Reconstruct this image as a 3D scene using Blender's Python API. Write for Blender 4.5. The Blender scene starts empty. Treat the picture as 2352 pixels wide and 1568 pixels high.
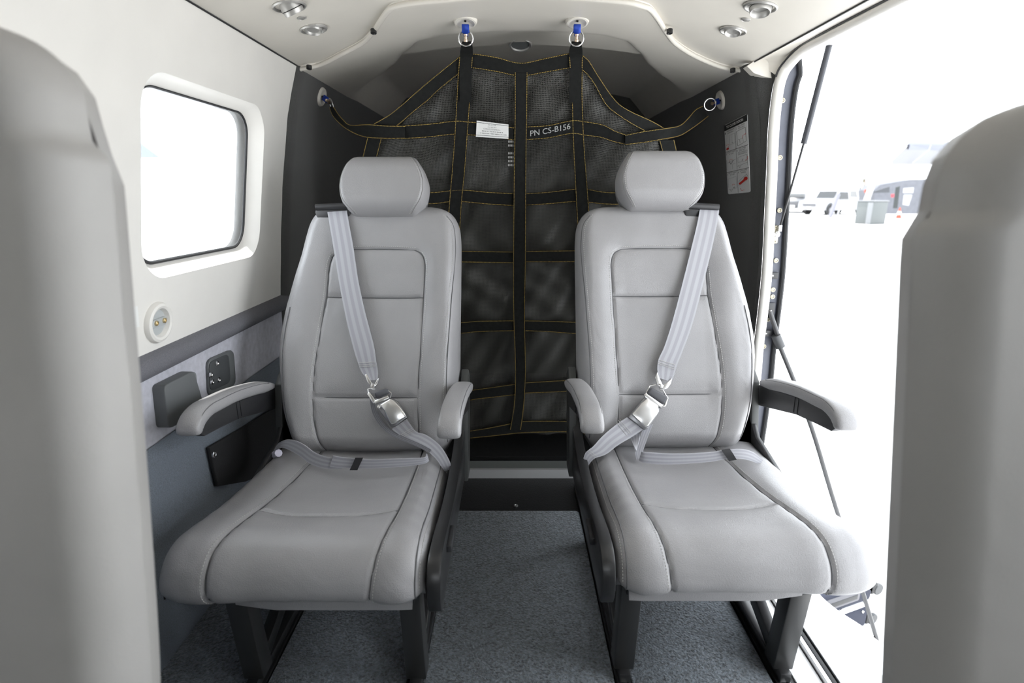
import bpy, bmesh, math, random
import numpy as np
from mathutils import Vector, Matrix
random.seed(7); rng = np.random.RandomState(7)
V = Vector
S = bpy.context.scene
COL = S.collection
PI = math.pi

# ------------------------------------------------------------------ camera, world, sun, exposure
F, CX, CY = 1300.0, 1176.0, 784.0           # focal length and centre in photo pixels (2352 x 1568)
PIT = math.radians(14.6); CP, SP = math.cos(PIT), math.sin(PIT)
CAM = V((0, 0, 1.0))
cd = bpy.data.cameras.new('camera'); cam = bpy.data.objects.new('camera', cd); COL.objects.link(cam)
cam.location = CAM; cam.rotation_euler = (PI / 2 - PIT, 0, 0)
cd.sensor_fit = 'HORIZONTAL'; cd.sensor_width = 36.0; cd.lens = F / 2352 * 36.0
cd.clip_start = 0.02; cd.clip_end = 2000
cd.dof.use_dof = True; cd.dof.focus_distance = 1.5; cd.dof.aperture_fstop = 3.4
S.camera = cam
w = bpy.data.worlds.new('sky'); S.world = w; w.use_nodes = True
bg = w.node_tree.nodes['Background']; bg.inputs[0].default_value = (0.90, 0.95, 1.0, 1); bg.inputs[1].default_value = 1.0
sd = bpy.data.lights.new('sun', 'SUN'); sd.energy = 1.6; sd.angle = math.radians(0.6); sd.color = (1, .96, .9)
sun = bpy.data.objects.new('sun', sd); COL.objects.link(sun); sun.location = (-4, 0, 8)
sun.rotation_euler = V((-0.13, 0.04, 1.0)).to_track_quat('Z', 'Y').to_euler()
S.view_settings.view_transform = 'Standard'; S.view_settings.look = 'None'
S.view_settings.gamma = 1; S.view_settings.use_curve_mapping = False
S.view_settings.exposure = 2.55

# ------------------------------------------------------------------ pixel rays
def ray(px, py):
    x, y = (px - CX) / F, (py - CY) / F
    return V((x, CP - y * SP, -(SP + y * CP)))
def PD(px, py, d):
    r = ray(px, py); return CAM + r * (d / r.y)
def PXx(px, py, x):
    r = ray(px, py); return CAM + r * (x / r.x)
def PZ(px, py, z):
    r = ray(px, py); return CAM + r * ((z - 1.0) / r.z)
def PC(px, py, zc):
    return CAM + ray(px, py) * zc
def PF(px, py, fn, t0=.3, t1=4.5):            # first crossing of fn(point) along the ray
    r = ray(px, py); a = fn(CAM + r * t0); n = 160
    for i in range(1, n + 1):
        t = t0 + (t1 - t0) * i / n; b = fn(CAM + r * t)
        if (a > 0) != (b > 0):
            lo, hi = t - (t1 - t0) / n, t
            for _ in range(30):
                m = (lo + hi) / 2
                if (fn(CAM + r * m) > 0) == (a > 0): lo = m
                else: hi = m
            return CAM + r * lo
    return CAM + r * t1
def interp(tab, q):
    if q <= tab[0][0]: return tab[0][1]
    for (a, fa), (b, fb) in zip(tab, tab[1:]):
        if q <= b:
            k = (q - a) / (b - a); k = k * k * (3 - 2 * k) * .35 + k * .65
            return fa + (fb - fa) * k
    return tab[-1][1]
def smooth_pts(pts, n=6):                     # Catmull-Rom through points
    pts = [V(p) for p in pts]
    if len(pts) < 3: return [pts[0].lerp(pts[-1], i / n) for i in range(n + 1)]
    out = []
    for i in range(len(pts) - 1):
        p0 = pts[max(i - 1, 0)]; p1 = pts[i]; p2 = pts[i + 1]; p3 = pts[min(i + 2, len(pts) - 1)]
        for k in range(n):
            t = k / n
            out.append(.5 * ((2 * p1) + (p2 - p0) * t + (2 * p0 - 5 * p1 + 4 * p2 - p3) * t * t + (3 * p1 - p0 - 3 * p2 + p3) * t ** 3))
    out.append(pts[-1]); return out

# ------------------------------------------------------------------ cabin section
CXC = 0.03
HW = [(-.3, .775), (0, .785), (.3, .795), (.66, .785), (.85, .765), (1.0, .745), (1.2, .712), (1.3, .686), (1.367, .665), (1.42, .64)]
def hw(z): return interp(HW, z)
def wallx(side, z): return CXC + side * hw(z)
def PW(px, py, side, off=0.0):                # pixel -> side wall, off = distance inboard
    return PF(px, py, lambda p: (p.x - CXC) * side - hw(p.z) + off)
def ceil_z(x): q = (x - CXC) / .665; return 1.452 - .085 * q * q
def PCEIL(px, py, off=0.0): return PF(px, py, lambda p: p.z - ceil_z(p.x) + off)
def wall_frame(p, side):                      # tangent (aft), up along wall, inward normal
    dz = .02; up = V((wallx(side, p.z + dz) - wallx(side, p.z - dz), 0, 2 * dz)).normalized()
    ax = V((0, 1, 0)); n = ax.cross(up) * 1.0
    if n.x * side > 0: n = -n
    return ax, up, n

# ------------------------------------------------------------------ materials
MATS = {}
def _mix(nt, a, b, fac, x, y):
    m = nt.nodes.new('ShaderNodeMix'); m.data_type = 'RGBA'; m.location = (x, y)
    m.inputs['A'].default_value = (*a, 1); m.inputs['B'].default_value = (*b, 1)
    nt.links.new(fac, m.inputs['Factor']); return m.outputs['Result']
def mat(name, col, rough=.5, metal=0, noise=0, nscale=40, bump=0, bscale=200, kind='noise', spec=.5, sheen=0, bump2=0, b2scale=30, coat=0, dist=.002):
    if name in MATS: return MATS[name]
    m = bpy.data.materials.new(name); m.use_nodes = True; nt = m.node_tree
    b = nt.nodes['Principled BSDF']
    b.inputs['Base Color'].default_value = (*col, 1); b.inputs['Roughness'].default_value = rough
    b.inputs['Metallic'].default_value = metal; b.inputs['Specular IOR Level'].default_value = spec
    if sheen: b.inputs['Sheen Weight'].default_value = sheen
    if coat: b.inputs['Coat Weight'].default_value = coat
    tc = nt.nodes.new('ShaderNodeTexCoord')
    if noise:
        n = nt.nodes.new('ShaderNodeTexNoise'); n.inputs['Scale'].default_value = nscale; n.inputs['Detail'].default_value = 6
        nt.links.new(tc.outputs['Object'], n.inputs['Vector'])
        r = nt.nodes.new('ShaderNodeMapRange'); r.inputs[1].default_value = .3; r.inputs[2].default_value = .7
        nt.links.new(n.outputs['Fac'], r.inputs[0])
        lo = tuple(max(c * (1 - noise), 0) for c in col); hi = tuple(min(c * (1 + noise), 1) for c in col)
        nt.links.new(_mix(nt, lo, hi, r.outputs[0], -300, 0), b.inputs['Base Color'])
    last = None
    for amt, sc, kd in ((bump, bscale, kind), (bump2, b2scale, 'noise')):
        if not amt: continue
        if kd == 'noise':
            t = nt.nodes.new('ShaderNodeTexNoise'); t.inputs['Detail'].default_value = 4; o = t.outputs['Fac']
        else:
            t = nt.nodes.new('ShaderNodeTexVoronoi'); o = t.outputs['Distance']
        t.inputs['Scale'].default_value = sc; nt.links.new(tc.outputs['Object'], t.inputs['Vector'])
        bp = nt.nodes.new('ShaderNodeBump'); bp.inputs['Strength'].default_value = amt; bp.inputs['Distance'].default_value = dist
        nt.links.new(o, bp.inputs['Height'])
        if last: nt.links.new(last, bp.inputs['Normal'])
        last = bp.outputs['Normal']
    if last: nt.links.new(last, b.inputs['Normal'])
    MATS[name] = m; return m
def webbing(name, base, stripe, n=3.0):
    m = bpy.data.materials.new(name); m.use_nodes = True; nt = m.node_tree; b = nt.nodes['Principled BSDF']
    b.inputs['Roughness'].default_value = .55; b.inputs['Sheen Weight'].default_value = .15
    uv = nt.nodes.new('ShaderNodeUVMap'); sx = nt.nodes.new('ShaderNodeSeparateXYZ'); nt.links.new(uv.outputs[0], sx.inputs[0])
    mm = nt.nodes.new('ShaderNodeMath'); mm.operation = 'MULTIPLY'; mm.inputs[1].default_value = n * 2 * PI; nt.links.new(sx.outputs[0], mm.inputs[0])
    sn = nt.nodes.new('ShaderNodeMath'); sn.operation = 'COSINE'; nt.links.new(mm.outputs[0], sn.inputs[0])
    r = nt.nodes.new('ShaderNodeMapRange'); r.inputs[1].default_value = -.4; r.inputs[2].default_value = .4; nt.links.new(sn.outputs[0], r.inputs[0])
    nt.links.new(_mix(nt, base, stripe, r.outputs[0], -300, 0), b.inputs['Base Color'])
    wv = nt.nodes.new('ShaderNodeTexWave'); wv.inputs['Scale'].default_value = 200; wv.bands_direction = 'Y'; nt.links.new(uv.outputs[0], wv.inputs['Vector'])
    bp = nt.nodes.new('ShaderNodeBump'); bp.inputs['Strength'].default_value = .15; bp.inputs['Distance'].default_value = .001
    nt.links.new(wv.outputs['Fac'], bp.inputs['Height']); nt.links.new(bp.outputs[0], b.inputs['Normal'])
    MATS[name] = m; return m
LEATHER = mat('grey_leather', (.285, .28, .285), .37, noise=.05, nscale=9, bump=.25, bscale=520, kind='vor', bump2=.25, b2scale=26, dist=.0012)
LEATHER2 = mat('taupe_leather', (.315, .305, .29), .5, noise=.05, nscale=8, bump=.15, bscale=500, kind='vor', dist=.001)
SEAM = mat('seam_groove_leather', (.10, .10, .105), .6)
THREAD = mat('pale_thread', (.46, .45, .44), .7)
CREAM = mat('cream_plastic', (.70, .665, .60), .42, noise=.02, nscale=12, bump=.06, bscale=900)
WHITEP = mat('warm_white_plastic', (.76, .74, .70), .4, noise=.02, nscale=10, bump=.05, bscale=900)
CHAR = mat('charcoal_carpet_liner', (.050, .050, .048), .95, noise=.35, nscale=500, bump=.5, bscale=900, sheen=.25)
LOWC = mat('slate_carpet_liner', (.13, .15, .18), .95, noise=.3, nscale=500, bump=.5, bscale=900, sheen=.2)
FABRIC = mat('pale_grey_felt', (.46, .46, .51), .9, noise=.12, nscale=60, bump=.3, bscale=500, sheen=.2)
BOLST = mat('dark_grey_bolster', (.14, .14, .155), .85, noise=.25, nscale=700, bump=.5, bscale=900)
CARPET = mat('blue_grey_carpet', (.125, .145, .165), .97, noise=.7, nscale=170, bump=1.0, bscale=190, sheen=.3, dist=.006)
VINYL = mat('black_vinyl', (.014, .014, .015), .55, bump=.4, bscale=300, kind='vor')
BLACKM = mat('black_anodised_metal', (.018, .018, .019), .32, spec=.5)
BLACKP = mat('black_plastic', (.022, .022, .024), .4)
DARKP = mat('dark_grey_plastic', (.12, .127, .13), .5, bump=.15, bscale=700)
ALU = mat('brushed_aluminium', (.62, .62, .62), .35, metal=1)
CHROME = mat('satin_steel', (.75, .75, .75), .2, metal=1, noise=.03)
SILVER = mat('silver_paint', (.46, .45, .43), .40, metal=.55)
JAMB = mat('blue_grey_metal', (.085, .09, .112), .5, metal=.2, noise=.08, nscale=30)
RUBBER = mat('black_rubber', (.014, .0145, .016), .6)
BRASS = mat('brass_screw', (.72, .58, .33), .35, metal=1)
CADM = mat('pale_gold_screw', (.40, .37, .29), .4, metal=.6)
BLUE = mat('blue_anodised', (.015, .055, .38), .3, metal=.4)
NETB = mat('black_net_webbing', (.011, .0115, .011), .85, spec=.2, noise=.2, nscale=80, bump=.25, bscale=700)
YEL = mat('amber_thread', (.50, .34, .08), .7)
WHITE = mat('white_print', (.80, .80, .78), .6)
INK = mat('black_print', (.02, .02, .02), .6)
GREYINK = mat('grey_print', (.25, .25, .25), .6)
RED = mat('red_print', (.62, .035, .025), .5)
PAINT = mat('white_aircraft_paint', (.80, .80, .80), .25, coat=.3)
GROUND = mat('pale_apron_concrete', (.60, .60, .60), .9, noise=.06, nscale=2)
BELT = webbing('grey_belt_webbing', (.29, .29, .315), (.36, .36, .39), 3.0)
BELTD = webbing('dark_belt_webbing', (.10, .10, .11), (.16, .16, .18), 3.0)
gl = bpy.data.materials.new('window_acrylic'); gl.use_nodes = True
_n = gl.node_tree; _b = _n.nodes['Principled BSDF']; _o = _n.nodes['Material Output']
_t = _n.nodes.new('ShaderNodeBsdfTransparent'); _t.inputs[0].default_value = (.95, .97, .98, 1)
_g = _n.nodes.new('ShaderNodeBsdfGlossy'); _g.inputs['Roughness'].default_value = .03
_f = _n.nodes.new('ShaderNodeFresnel'); _f.inputs[0].default_value = 1.3
_m = _n.nodes.new('ShaderNodeMixShader'); _n.links.new(_f.outputs[0], _m.inputs[0]); _n.links.new(_t.outputs[0], _m.inputs[1]); _n.links.new(_g.outputs[0], _m.inputs[2])
_n.links.new(_m.outputs[0], _o.inputs['Surface'])
MATS['glass'] = gl
# open-weave net: square holes in UV space
nm = bpy.data.materials.new('open_weave_mesh'); nm.use_nodes = True
_n = nm.node_tree; _b = _n.nodes['Principled BSDF']; _o = _n.nodes['Material Output']
_b.inputs['Base Color'].default_value = (.055, .054, .048, 1); _b.inputs['Roughness'].default_value = .5
_uv = _n.nodes.new('ShaderNodeUVMap'); _s = _n.nodes.new('ShaderNodeSeparateXYZ'); _n.links.new(_uv.outputs[0], _s.inputs[0])
_h = []
for ax in (0, 1):
    a = _n.nodes.new('ShaderNodeMath'); a.operation = 'FRACT'; _n.links.new(_s.outputs[ax], a.inputs[0])
    c = _n.nodes.new('ShaderNodeMath'); c.operation = 'GREATER_THAN'; c.inputs[1].default_value = .42; _n.links.new(a.outputs[0], c.inputs[0]); _h.append(c)
_a = _n.nodes.new('ShaderNodeMath'); _a.operation = 'MULTIPLY'; _n.links.new(_h[0].outputs[0], _a.inputs[0]); _n.links.new(_h[1].outputs[0], _a.inputs[1])
_t = _n.nodes.new('ShaderNodeBsdfTransparent'); _m = _n.nodes.new('ShaderNodeMixShader')
_n.links.new(_a.outputs[0], _m.inputs[0]); _n.links.new(_b.outputs[0], _m.inputs[1]); _n.links.new(_t.outputs[0], _m.inputs[2]); _n.links.new(_m.outputs[0], _o.inputs['Surface'])
MESHM = nm

# ------------------------------------------------------------------ object helpers
WL = {}
def finish(o, label=None, cat=None, group=None, kind=None):
    if label: o['label'] = label
    if cat: o['category'] = cat
    if group: o['group'] = group
    if kind: o['kind'] = kind
    return o
def thing(name, label, cat, loc, group=None, kind=None):
    o = bpy.data.objects.new(name, None); o.empty_display_size = .05; COL.objects.link(o)
    o.location = loc; WL[o.name] = V(loc); return finish(o, label, cat, group, kind)
class MB:
    def __init__(s): s.v = []; s.f = []; s.uv = []; s.has_uv = False
    def add(s, vs, fs, uvs=None):
        k = len(s.v); s.v += [V(p) for p in vs]; s.f += [tuple(i + k for i in f) for f in fs]
        if uvs is not None: s.has_uv = True; s.uv += list(uvs)
        else: s.uv += [(0, 0)] * len(vs)
        return s
    def box(s, c, sx, sy, sz, ax=V((1, 0, 0)), ay=V((0, 1, 0)), az=V((0, 0, 1))):
        c = V(c); vs = [c + ax * (i * sx / 2) + ay * (j * sy / 2) + az * (k * sz / 2) for k in (-1, 1) for j in (-1, 1) for i in (-1, 1)]
        return s.add(vs, [(0, 2, 3, 1), (4, 5, 7, 6), (0, 1, 5, 4), (2, 6, 7, 3), (0, 4, 6, 2), (1, 3, 7, 5)])
    def b2(s, x0, x1, y0, y1, z0, z1): return s.box(((x0 + x1) / 2, (y0 + y1) / 2, (z0 + z1) / 2), abs(x1 - x0), abs(y1 - y0), abs(z1 - z0))
    def quad(s, a, b, c, d): return s.add([a, b, c, d], [(0, 1, 2, 3)])
    def tube(s, pts, r, n=8, closed=False, cap=True):
        pts = [V(p) for p in pts]; m = len(pts); vs = []; fs = []
        up = None
        for i, p in enumerate(pts):
            a = pts[i - 1] if (i > 0 or closed) else p; b = pts[(i + 1) % m] if (i < m - 1 or closed) else p
            t = (b - a).normalized()
            if up is None: up = t.orthogonal().normalized()
            up = (up - t * up.dot(t)); up = up.normalized() if up.length > 1e-6 else t.orthogonal().normalized()
            sd_ = t.cross(up); rr = r[i] if isinstance(r, (list, tuple)) else r
            vs += [p + (up * math.cos(2 * PI * k / n) + sd_ * math.sin(2 * PI * k / n)) * rr for k in range(n)]
        for i in range(m if closed else m - 1):
            for k in range(n):
                a = i * n + k; b = i * n + (k + 1) % n; c = ((i + 1) % m) * n + (k + 1) % n; d = ((i + 1) % m) * n + k
                fs.append((a, b, c, d))
        if cap and not closed: fs.append(tuple(range(n - 1, -1, -1))); fs.append(tuple((m - 1) * n + k for k in range(n)))
        return s.add(vs, fs)
    def lathe(s, prof, c, axis, n=24, ex=1.0, xdir=None):     # prof: (radius, height along axis)
        axis = V(axis).normalized(); xa = V(xdir) if xdir is not None else axis.orthogonal()
        xa = (xa - axis * xa.dot(axis)).normalized(); ya = axis.cross(xa); c = V(c); vs = []; fs = []
        for r, h in prof: vs += [c + axis * h + (xa * math.cos(2 * PI * k / n) * ex + ya * math.sin(2 * PI * k / n)) * r for k in range(n)]
        for i in range(len(prof) - 1):
            for k in range(n): fs.append((i * n + k, i * n + (k + 1) % n, (i + 1) * n + (k + 1) % n, (i + 1) * n + k))
        if prof[0][0] > 1e-5: fs.append(tuple(range(n - 1, -1, -1)))
        if prof[-1][0] > 1e-5: fs.append(tuple((len(prof) - 1) * n + k for k in range(n)))
        return s.add(vs, fs)
    def prism(s, pts, off):                    # planar polygon extruded along off
        n = len(pts); pts = [V(p) for p in pts]; off = V(off)
        return s.add(pts + [p + off for p in pts], [tuple(range(n - 1, -1, -1)), tuple(range(n, 2 * n))] + [(i, (i + 1) % n, n + (i + 1) % n, n + i) for i in range(n)])
    def grid(s, rows, uv=None):                # rows of equal length
        n = len(rows[0]); vs = [p for r in rows for p in r]
        fs = [(i * n + k, i * n + k + 1, (i + 1) * n + k + 1, (i + 1) * n + k) for i in range(len(rows) - 1) for k in range(n - 1)]
        return s.add(vs, fs, [q for r in uv for q in r] if uv else None)
    def build(s, name, m, parent=None, smooth=True, bevel=0, seg=2, solid=0, angle=40, label=None, cat=None, group=None, kind=None, fixn=True):
        me = bpy.data.meshes.new(name)
        lo = V((min(v[i] for v in s.v) for i in range(3))); hi = V((max(v[i] for v in s.v) for i in range(3)))
        c = (lo + hi) / 2
        if parent is None: c.z = lo.z
        me.from_pydata([tuple(v - c) for v in s.v], [], s.f)
        if s.has_uv:
            ul = me.uv_layers.new(name='UVMap'); li = np.zeros(len(me.loops), dtype=np.int32); me.loops.foreach_get('vertex_index', li)
            ul.data.foreach_set('uv', np.array(s.uv, dtype=np.float32)[li].ravel())
        if bevel or fixn:
            bm = bmesh.new(); bm.from_mesh(me)
            if bevel:
                bmesh.ops.remove_doubles(bm, verts=bm.verts, dist=1e-6)
                es = [e for e in bm.edges if len(e.link_faces) == 2 and e.calc_face_angle(0) > math.radians(30)]
                bmesh.ops.bevel(bm, geom=es, offset=bevel, segments=seg, profile=.5, affect='EDGES', clamp_overlap=True)
            if fixn: bmesh.ops.recalc_face_normals(bm, faces=bm.faces)
            bm.to_mesh(me); bm.free()
        me.materials.append(m)
        if smooth:
            me.polygons.foreach_set('use_smooth', [True] * len(me.polygons))
            try: me.set_sharp_from_angle(angle=math.radians(angle))
            except Exception: pass
        o = bpy.data.objects.new(name, me); COL.objects.link(o)
        pw = V((0, 0, 0))
        if parent is not None: o.parent = parent; pw = WL[parent.name]
        o.location = c - pw; WL[o.name] = c.copy()
        if solid:
            md = o.modifiers.new('thickness', 'SOLIDIFY'); md.thickness = abs(solid); md.offset = -1 if solid > 0 else 1
        me.update(); return finish(o, label, cat, group, kind)
def ribbon(mb, A, B, th=.0025, n=5, raw=False, nw=4, crown=0.0):   # strap between two edge polylines
    A = list(map(V, A)) if raw else smooth_pts(A, n); B = list(map(V, B)) if raw else smooth_pts(B, n)
    m = min(len(A), len(B)); A, B = A[:m], B[:m]; L = 0; top = []; bot = []; uv = []
    for i in range(m):
        if i: L += ((A[i] + B[i]) / 2 - (A[i - 1] + B[i - 1]) / 2).length
        a0, a1 = max(i - 1, 0), min(i + 1, m - 1)
        t = (A[a1] + B[a1] - A[a0] - B[a0]); nn = t.cross(B[i] - A[i])
        nn = nn.normalized() if nn.length > 1e-9 else V((0, -1, 0))
        top.append([A[i].lerp(B[i], k / nw) + nn * (th / 2 + crown * math.sin(PI * k / nw)) for k in range(nw + 1)])
        bot.append([A[i].lerp(B[i], k / nw) - nn * (th / 2 - crown * math.sin(PI * k / nw)) for k in range(nw + 1)])
        uv.append([(k / nw, L) for k in range(nw + 1)])
    mb.grid(top, uv); mb.grid([r[::-1] for r in bot], [r[::-1] for r in uv])
    for e in (0, nw):
        mb.grid([[top[i][e], bot[i][e]] for i in range(m)], [[uv[i][e]] * 2 for i in range(m)])
    for i in (0, m - 1):
        mb.grid([top[i], bot[i]], [uv[i]] * 2)
    return A, B, top
def dashes(mb, pts, nrm, dash=.003, gap=.003, wd=.0012, h=.0008):
    pts = [V(p) for p in pts]; acc = 0; on = None
    seg = [(pts[i], pts[i + 1]) for i in range(len(pts) - 1)]
    pos = 0.0; nxt = 0.0
    for a, b in seg:
        L = (b - a).length
        if L < 1e-7: continue
        t = (b - a) / L; sdv = nrm.cross(t).normalized()
        while nxt < pos + L:
            c = a + t * (nxt - pos)
            mb.box(c + nrm * h / 2, dash, wd, h, t, sdv, nrm); nxt += dash + gap
        pos += L
def plate(pts, th, nrm): return MB().prism(pts, V(nrm) * th)
def bil(c, u, v):                             # corners: bottom-left, bottom-right, top-right, top-left
    return (c[0] * (1 - u) + c[1] * u) * (1 - v) + (c[3] * (1 - u) + c[2] * u) * v
def text_pts(txt, bold=False):
    cu = bpy.data.curves.new('t', 'FONT'); cu.body = txt; cu.size = 1; cu.fill_mode = 'FRONT'
    if bold: cu.offset = .02
    o = bpy.data.objects.new('t', cu); COL.objects.link(o); dg = bpy.context.evaluated_depsgraph_get(); dg.update()
    me = bpy.data.meshes.new_from_object(o.evaluated_get(dg)); vs = [v.co.copy() for v in me.vertices]; fs = [tuple(p.vertices) for p in me.polygons]
    bpy.data.objects.remove(o); bpy.data.curves.remove(cu); bpy.data.meshes.remove(me); return vs, fs
def text_on(mb, txt, fn, u0, v0, w_, h_, bold=False):   # fit text into a u,v box; fn(u,v) -> 3D
    vs, fs = text_pts(txt, bold)
    x0 = min(v.x for v in vs); x1 = max(v.x for v in vs); y0 = min(v.y for v in vs); y1 = max(v.y for v in vs)
    mb.add([fn(u0 + (v.x - x0) / (x1 - x0) * w_, v0 + (v.y - y0) / max(y1 - y0, .3) * h_) for v in vs], fs)
def inset_face(p, n, d): return p + n * d

# ================================================================== STRUCTURE
HWR = [(-.3, .74), (0, .745), (.52, .752), (.77, .752), (1.0, .735), (1.2, .708), (1.3, .684), (1.367, .665), (1.42, .64)]
def hws(side, z): return interp(HWR if side > 0 else HW, z)
def wallx(side, z): return CXC + side * hws(side, z)
def PW(px, py, side, off=0.0): return PF(px, py, lambda p: (p.x - CXC) * side - hws(side, p.z) + off)
YF, YA = -1.9, 3.05                            # cabin front (open to the cockpit glazing) and aft bulkhead
YS = 1.82                                      # where the cream side liner meets the charcoal baggage liner

def wall_grid(side, y0, y1, z0, z1, off=0, ny=8, nz=14, bulge=None):
    rows = []
    for j in range(nz + 1):
        z = z0 + (z1 - z0) * j / nz; b = bulge(j / nz) if bulge else 0
        rows.append([V((wallx(side, z) - side * (off + b), y0 + (y1 - y0) * i / ny, z)) for i in range(ny + 1)])
    return rows
def rrect(y0, y1, z0, z1, r, n=10):
    out = []
    for cy, cz, a0 in ((y1 - r, z1 - r, 0), (y0 + r, z1 - r, PI / 2), (y0 + r, z0 + r, PI), (y1 - r, z0 + r, 1.5 * PI)):
        out += [(cy + r * math.cos(a0 + PI / 2 * k / n), cz + r * math.sin(a0 + PI / 2 * k / n)) for k in range(n + 1)]
    return out
def panel_with_hole(mb, side, y0, y1, z0, z1, hole, rings=5):
    hy = sum(p[0] for p in hole) / len(hole); hz = sum(p[1] for p in hole) / len(hole)
    outer = []
    q = len(hole) // 4
    corners = [(y1, z1), (y0, z1), (y0, z0), (y1, z0)]
    prevc = corners[-1]
    # outer contour point for each hole point: side-wise linear run through the corner
    m = len(hole)
    for i in range(m):
        c = i // q; k = (i % q) / (q - 1)
        a, b, d = corners[c - 1], corners[c], corners[(c + 1) % 4]
        ma = ((a[0] + b[0]) / 2, (a[1] + b[1]) / 2); mc = ((b[0] + d[0]) / 2, (b[1] + d[1]) / 2)
        if k < .5: t = k / .5; outer.append((ma[0] + (b[0] - ma[0]) * t, ma[1] + (b[1] - ma[1]) * t))
        else: t = (k - .5) / .5; outer.append((b[0] + (mc[0] - b[0]) * t, b[1] + (mc[1] - b[1]) * t))
    rows = []
    for r in range(rings + 1):
        f = r / rings; row = []
        for i in list(range(m)) + [0]:
            y = hole[i][0] * (1 - f) + outer[i][0] * f; z = hole[i][1] * (1 - f) + outer[i][1] * f
            row.append(V((wallx(side, z), y, z)))
        rows.append(row)
    mb.grid(rows)

# ---- left wall: cream liner with two windows, grey bolster, felt band, slate carpet
Z_TOP = 1.367
wl = thing('wall_left', 'cream cabin side wall with a rounded window on the left', 'wall', (-.76, .4, 0), kind='structure')
H1 = rrect(1.125, 1.665, .828, 1.228, .075); H0 = rrect(-1.2, -.66, .828, 1.228, .075)
mb = MB(); panel_with_hole(mb, -1, .80, YS, .668, Z_TOP, H1); mb.grid(wall_grid(-1, -.35, .80, .668, Z_TOP))
MB().grid(wall_grid(-1, YF, -.35, .668, Z_TOP)).build('cockpit_liner', WHITEP, wl)
mb.build('side_liner', WHITEP, wl, label='cream moulded upper side liner')
def window(n, hole, pane, par):
    o = thing('window_%d' % n, 'rounded rectangular cabin window in the cream left side wall' if n == 1 else 'second rounded cabin window further forward in the left wall', 'window', (wallx(-1, .83), (hole[0][0] + hole[20][0]) / 2, .83), kind='structure')
    m = len(hole); rows = []
    for f, off in ((0, 0), (.10, .004), (.25, .012), (.55, .024), (1.0, .036)):
        rows.append([V((wallx(-1, hole[i % m][1]) - off, hole[i % m][0] * (1 - f) + pane[i % m][0] * f, hole[i % m][1] * (1 - f) + pane[i % m][1] * f)) for i in range(m + 1)])
    MB().grid(rows).build('window_frame', WHITEP, o, label='cream recessed window surround')
    pts = [V((wallx(-1, z) - .034, y, z)) for y, z in pane]
    MB().tube(pts, .004, 6, closed=True).build('window_seal', RUBBER, o, label='thin black window seal')
    mm = MB(); mm.add([p - V((.006, 0, 0)) for p in pts], [tuple(range(m))]); mm.build('pane', gl, o, smooth=False)
    return o
P1 = rrect(1.155, 1.632, .858, 1.208, .06); P0 = rrect(-1.17, -.69, .858, 1.208, .06)
window(1, H1, P1, wl)
MB().grid(wall_grid(-1, YF, YS + .03, .628, .682, 0, 8, 10, lambda t: .022 * math.sin(PI * t) ** .6)).build('bolster_trim', BOLST, wl, label='dark grey padded bolster rail under the liner')
MB().grid(wall_grid(-1, YF, YS, .485, .632)).build('felt_band', FABRIC, wl, label='pale grey felt band')
MB().grid(wall_grid(-1, YF, YS, -.02, .487, .004)).build('lower_liner', LOWC, wl, label='slate blue carpeted lower side wall')

# outer skin of the fuselage, so that daylight enters only through the openings
def skin_rows(side, y0, y1, z0, z1, off=.075, nz=10): return [[V((wallx(side, z) + side * off, y, z)) for y in (y0, y1)] for z in np.linspace(z0, z1, nz)]
_wx = wallx
mb = MB()
wallx = lambda side, z: _wx(side, z) + side * .06
for a_, b_, h_ in ((.80, YS, P1),): panel_with_hole(mb, -1, a_, b_, .668, 1.44, [(q[0], q[1]) for q in h_])
wallx = _wx
mb.grid(skin_rows(-1, YF, .80, .668, 1.44, .06)); mb.grid(skin_rows(-1, YF, YA, -.1, .67, .06)); mb.grid(skin_rows(-1, YS, YA, .66, 1.44, .06))
mb.build('outer_skin', PAINT, wl, label='white fuselage skin outside the wall')
# ---- charcoal baggage bay liners
def aft_liner(name, side, y0, label):
    o = thing(name, label, 'wall', (wallx(side, 0), 2.3, 0), kind='structure')
    rows = []
    for j in range(25):
        z = -.02 + (Z_TOP + .02) * j / 24; row = []
        for k in range(15):
            y = y0 + (YA - y0) * (k / 14) ** 1.6
            e = min((y - y0) / .035, 1); off = .012 * math.sqrt(max(0, 1 - (1 - e) ** 2))
            row.append(V((wallx(side, z) - side * off, y, z)))
        rows.append(row)
    MB().grid(rows).build('liner_panel', CHAR, o)
    return o
aft_liner('wall_left_aft', -1, YS, 'charcoal carpeted side wall behind the left seat')
war = aft_liner('wall_right_aft', 1, 1.79, 'charcoal carpeted side wall behind the right seat')
MB().b2(-.85, .9, YA, YA + .03, -.05, 1.60).build('wall_back', CHAR, label='dark bulkhead at the far end behind the cargo net', cat='wall', kind='structure')

# ---- right wall forward of the door
wr = thing('wall_right', 'cream side wall forward of the open door', 'wall', (.78, -.4, 0), kind='structure')
mb = MB(); panel_with_hole(mb, 1, -.75, .30, .668, Z_TOP, rrect(-.50, .04, .83, 1.228, .075))
MB().grid(wall_grid(1, YF, -.75, .668, Z_TOP)).build('cockpit_liner', WHITEP, wr)
mb.build('side_liner', WHITEP, wr)
MB().grid(wall_grid(1, YF, .30, -.02, .67)).build('lower_liner', LOWC, wr)

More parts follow.
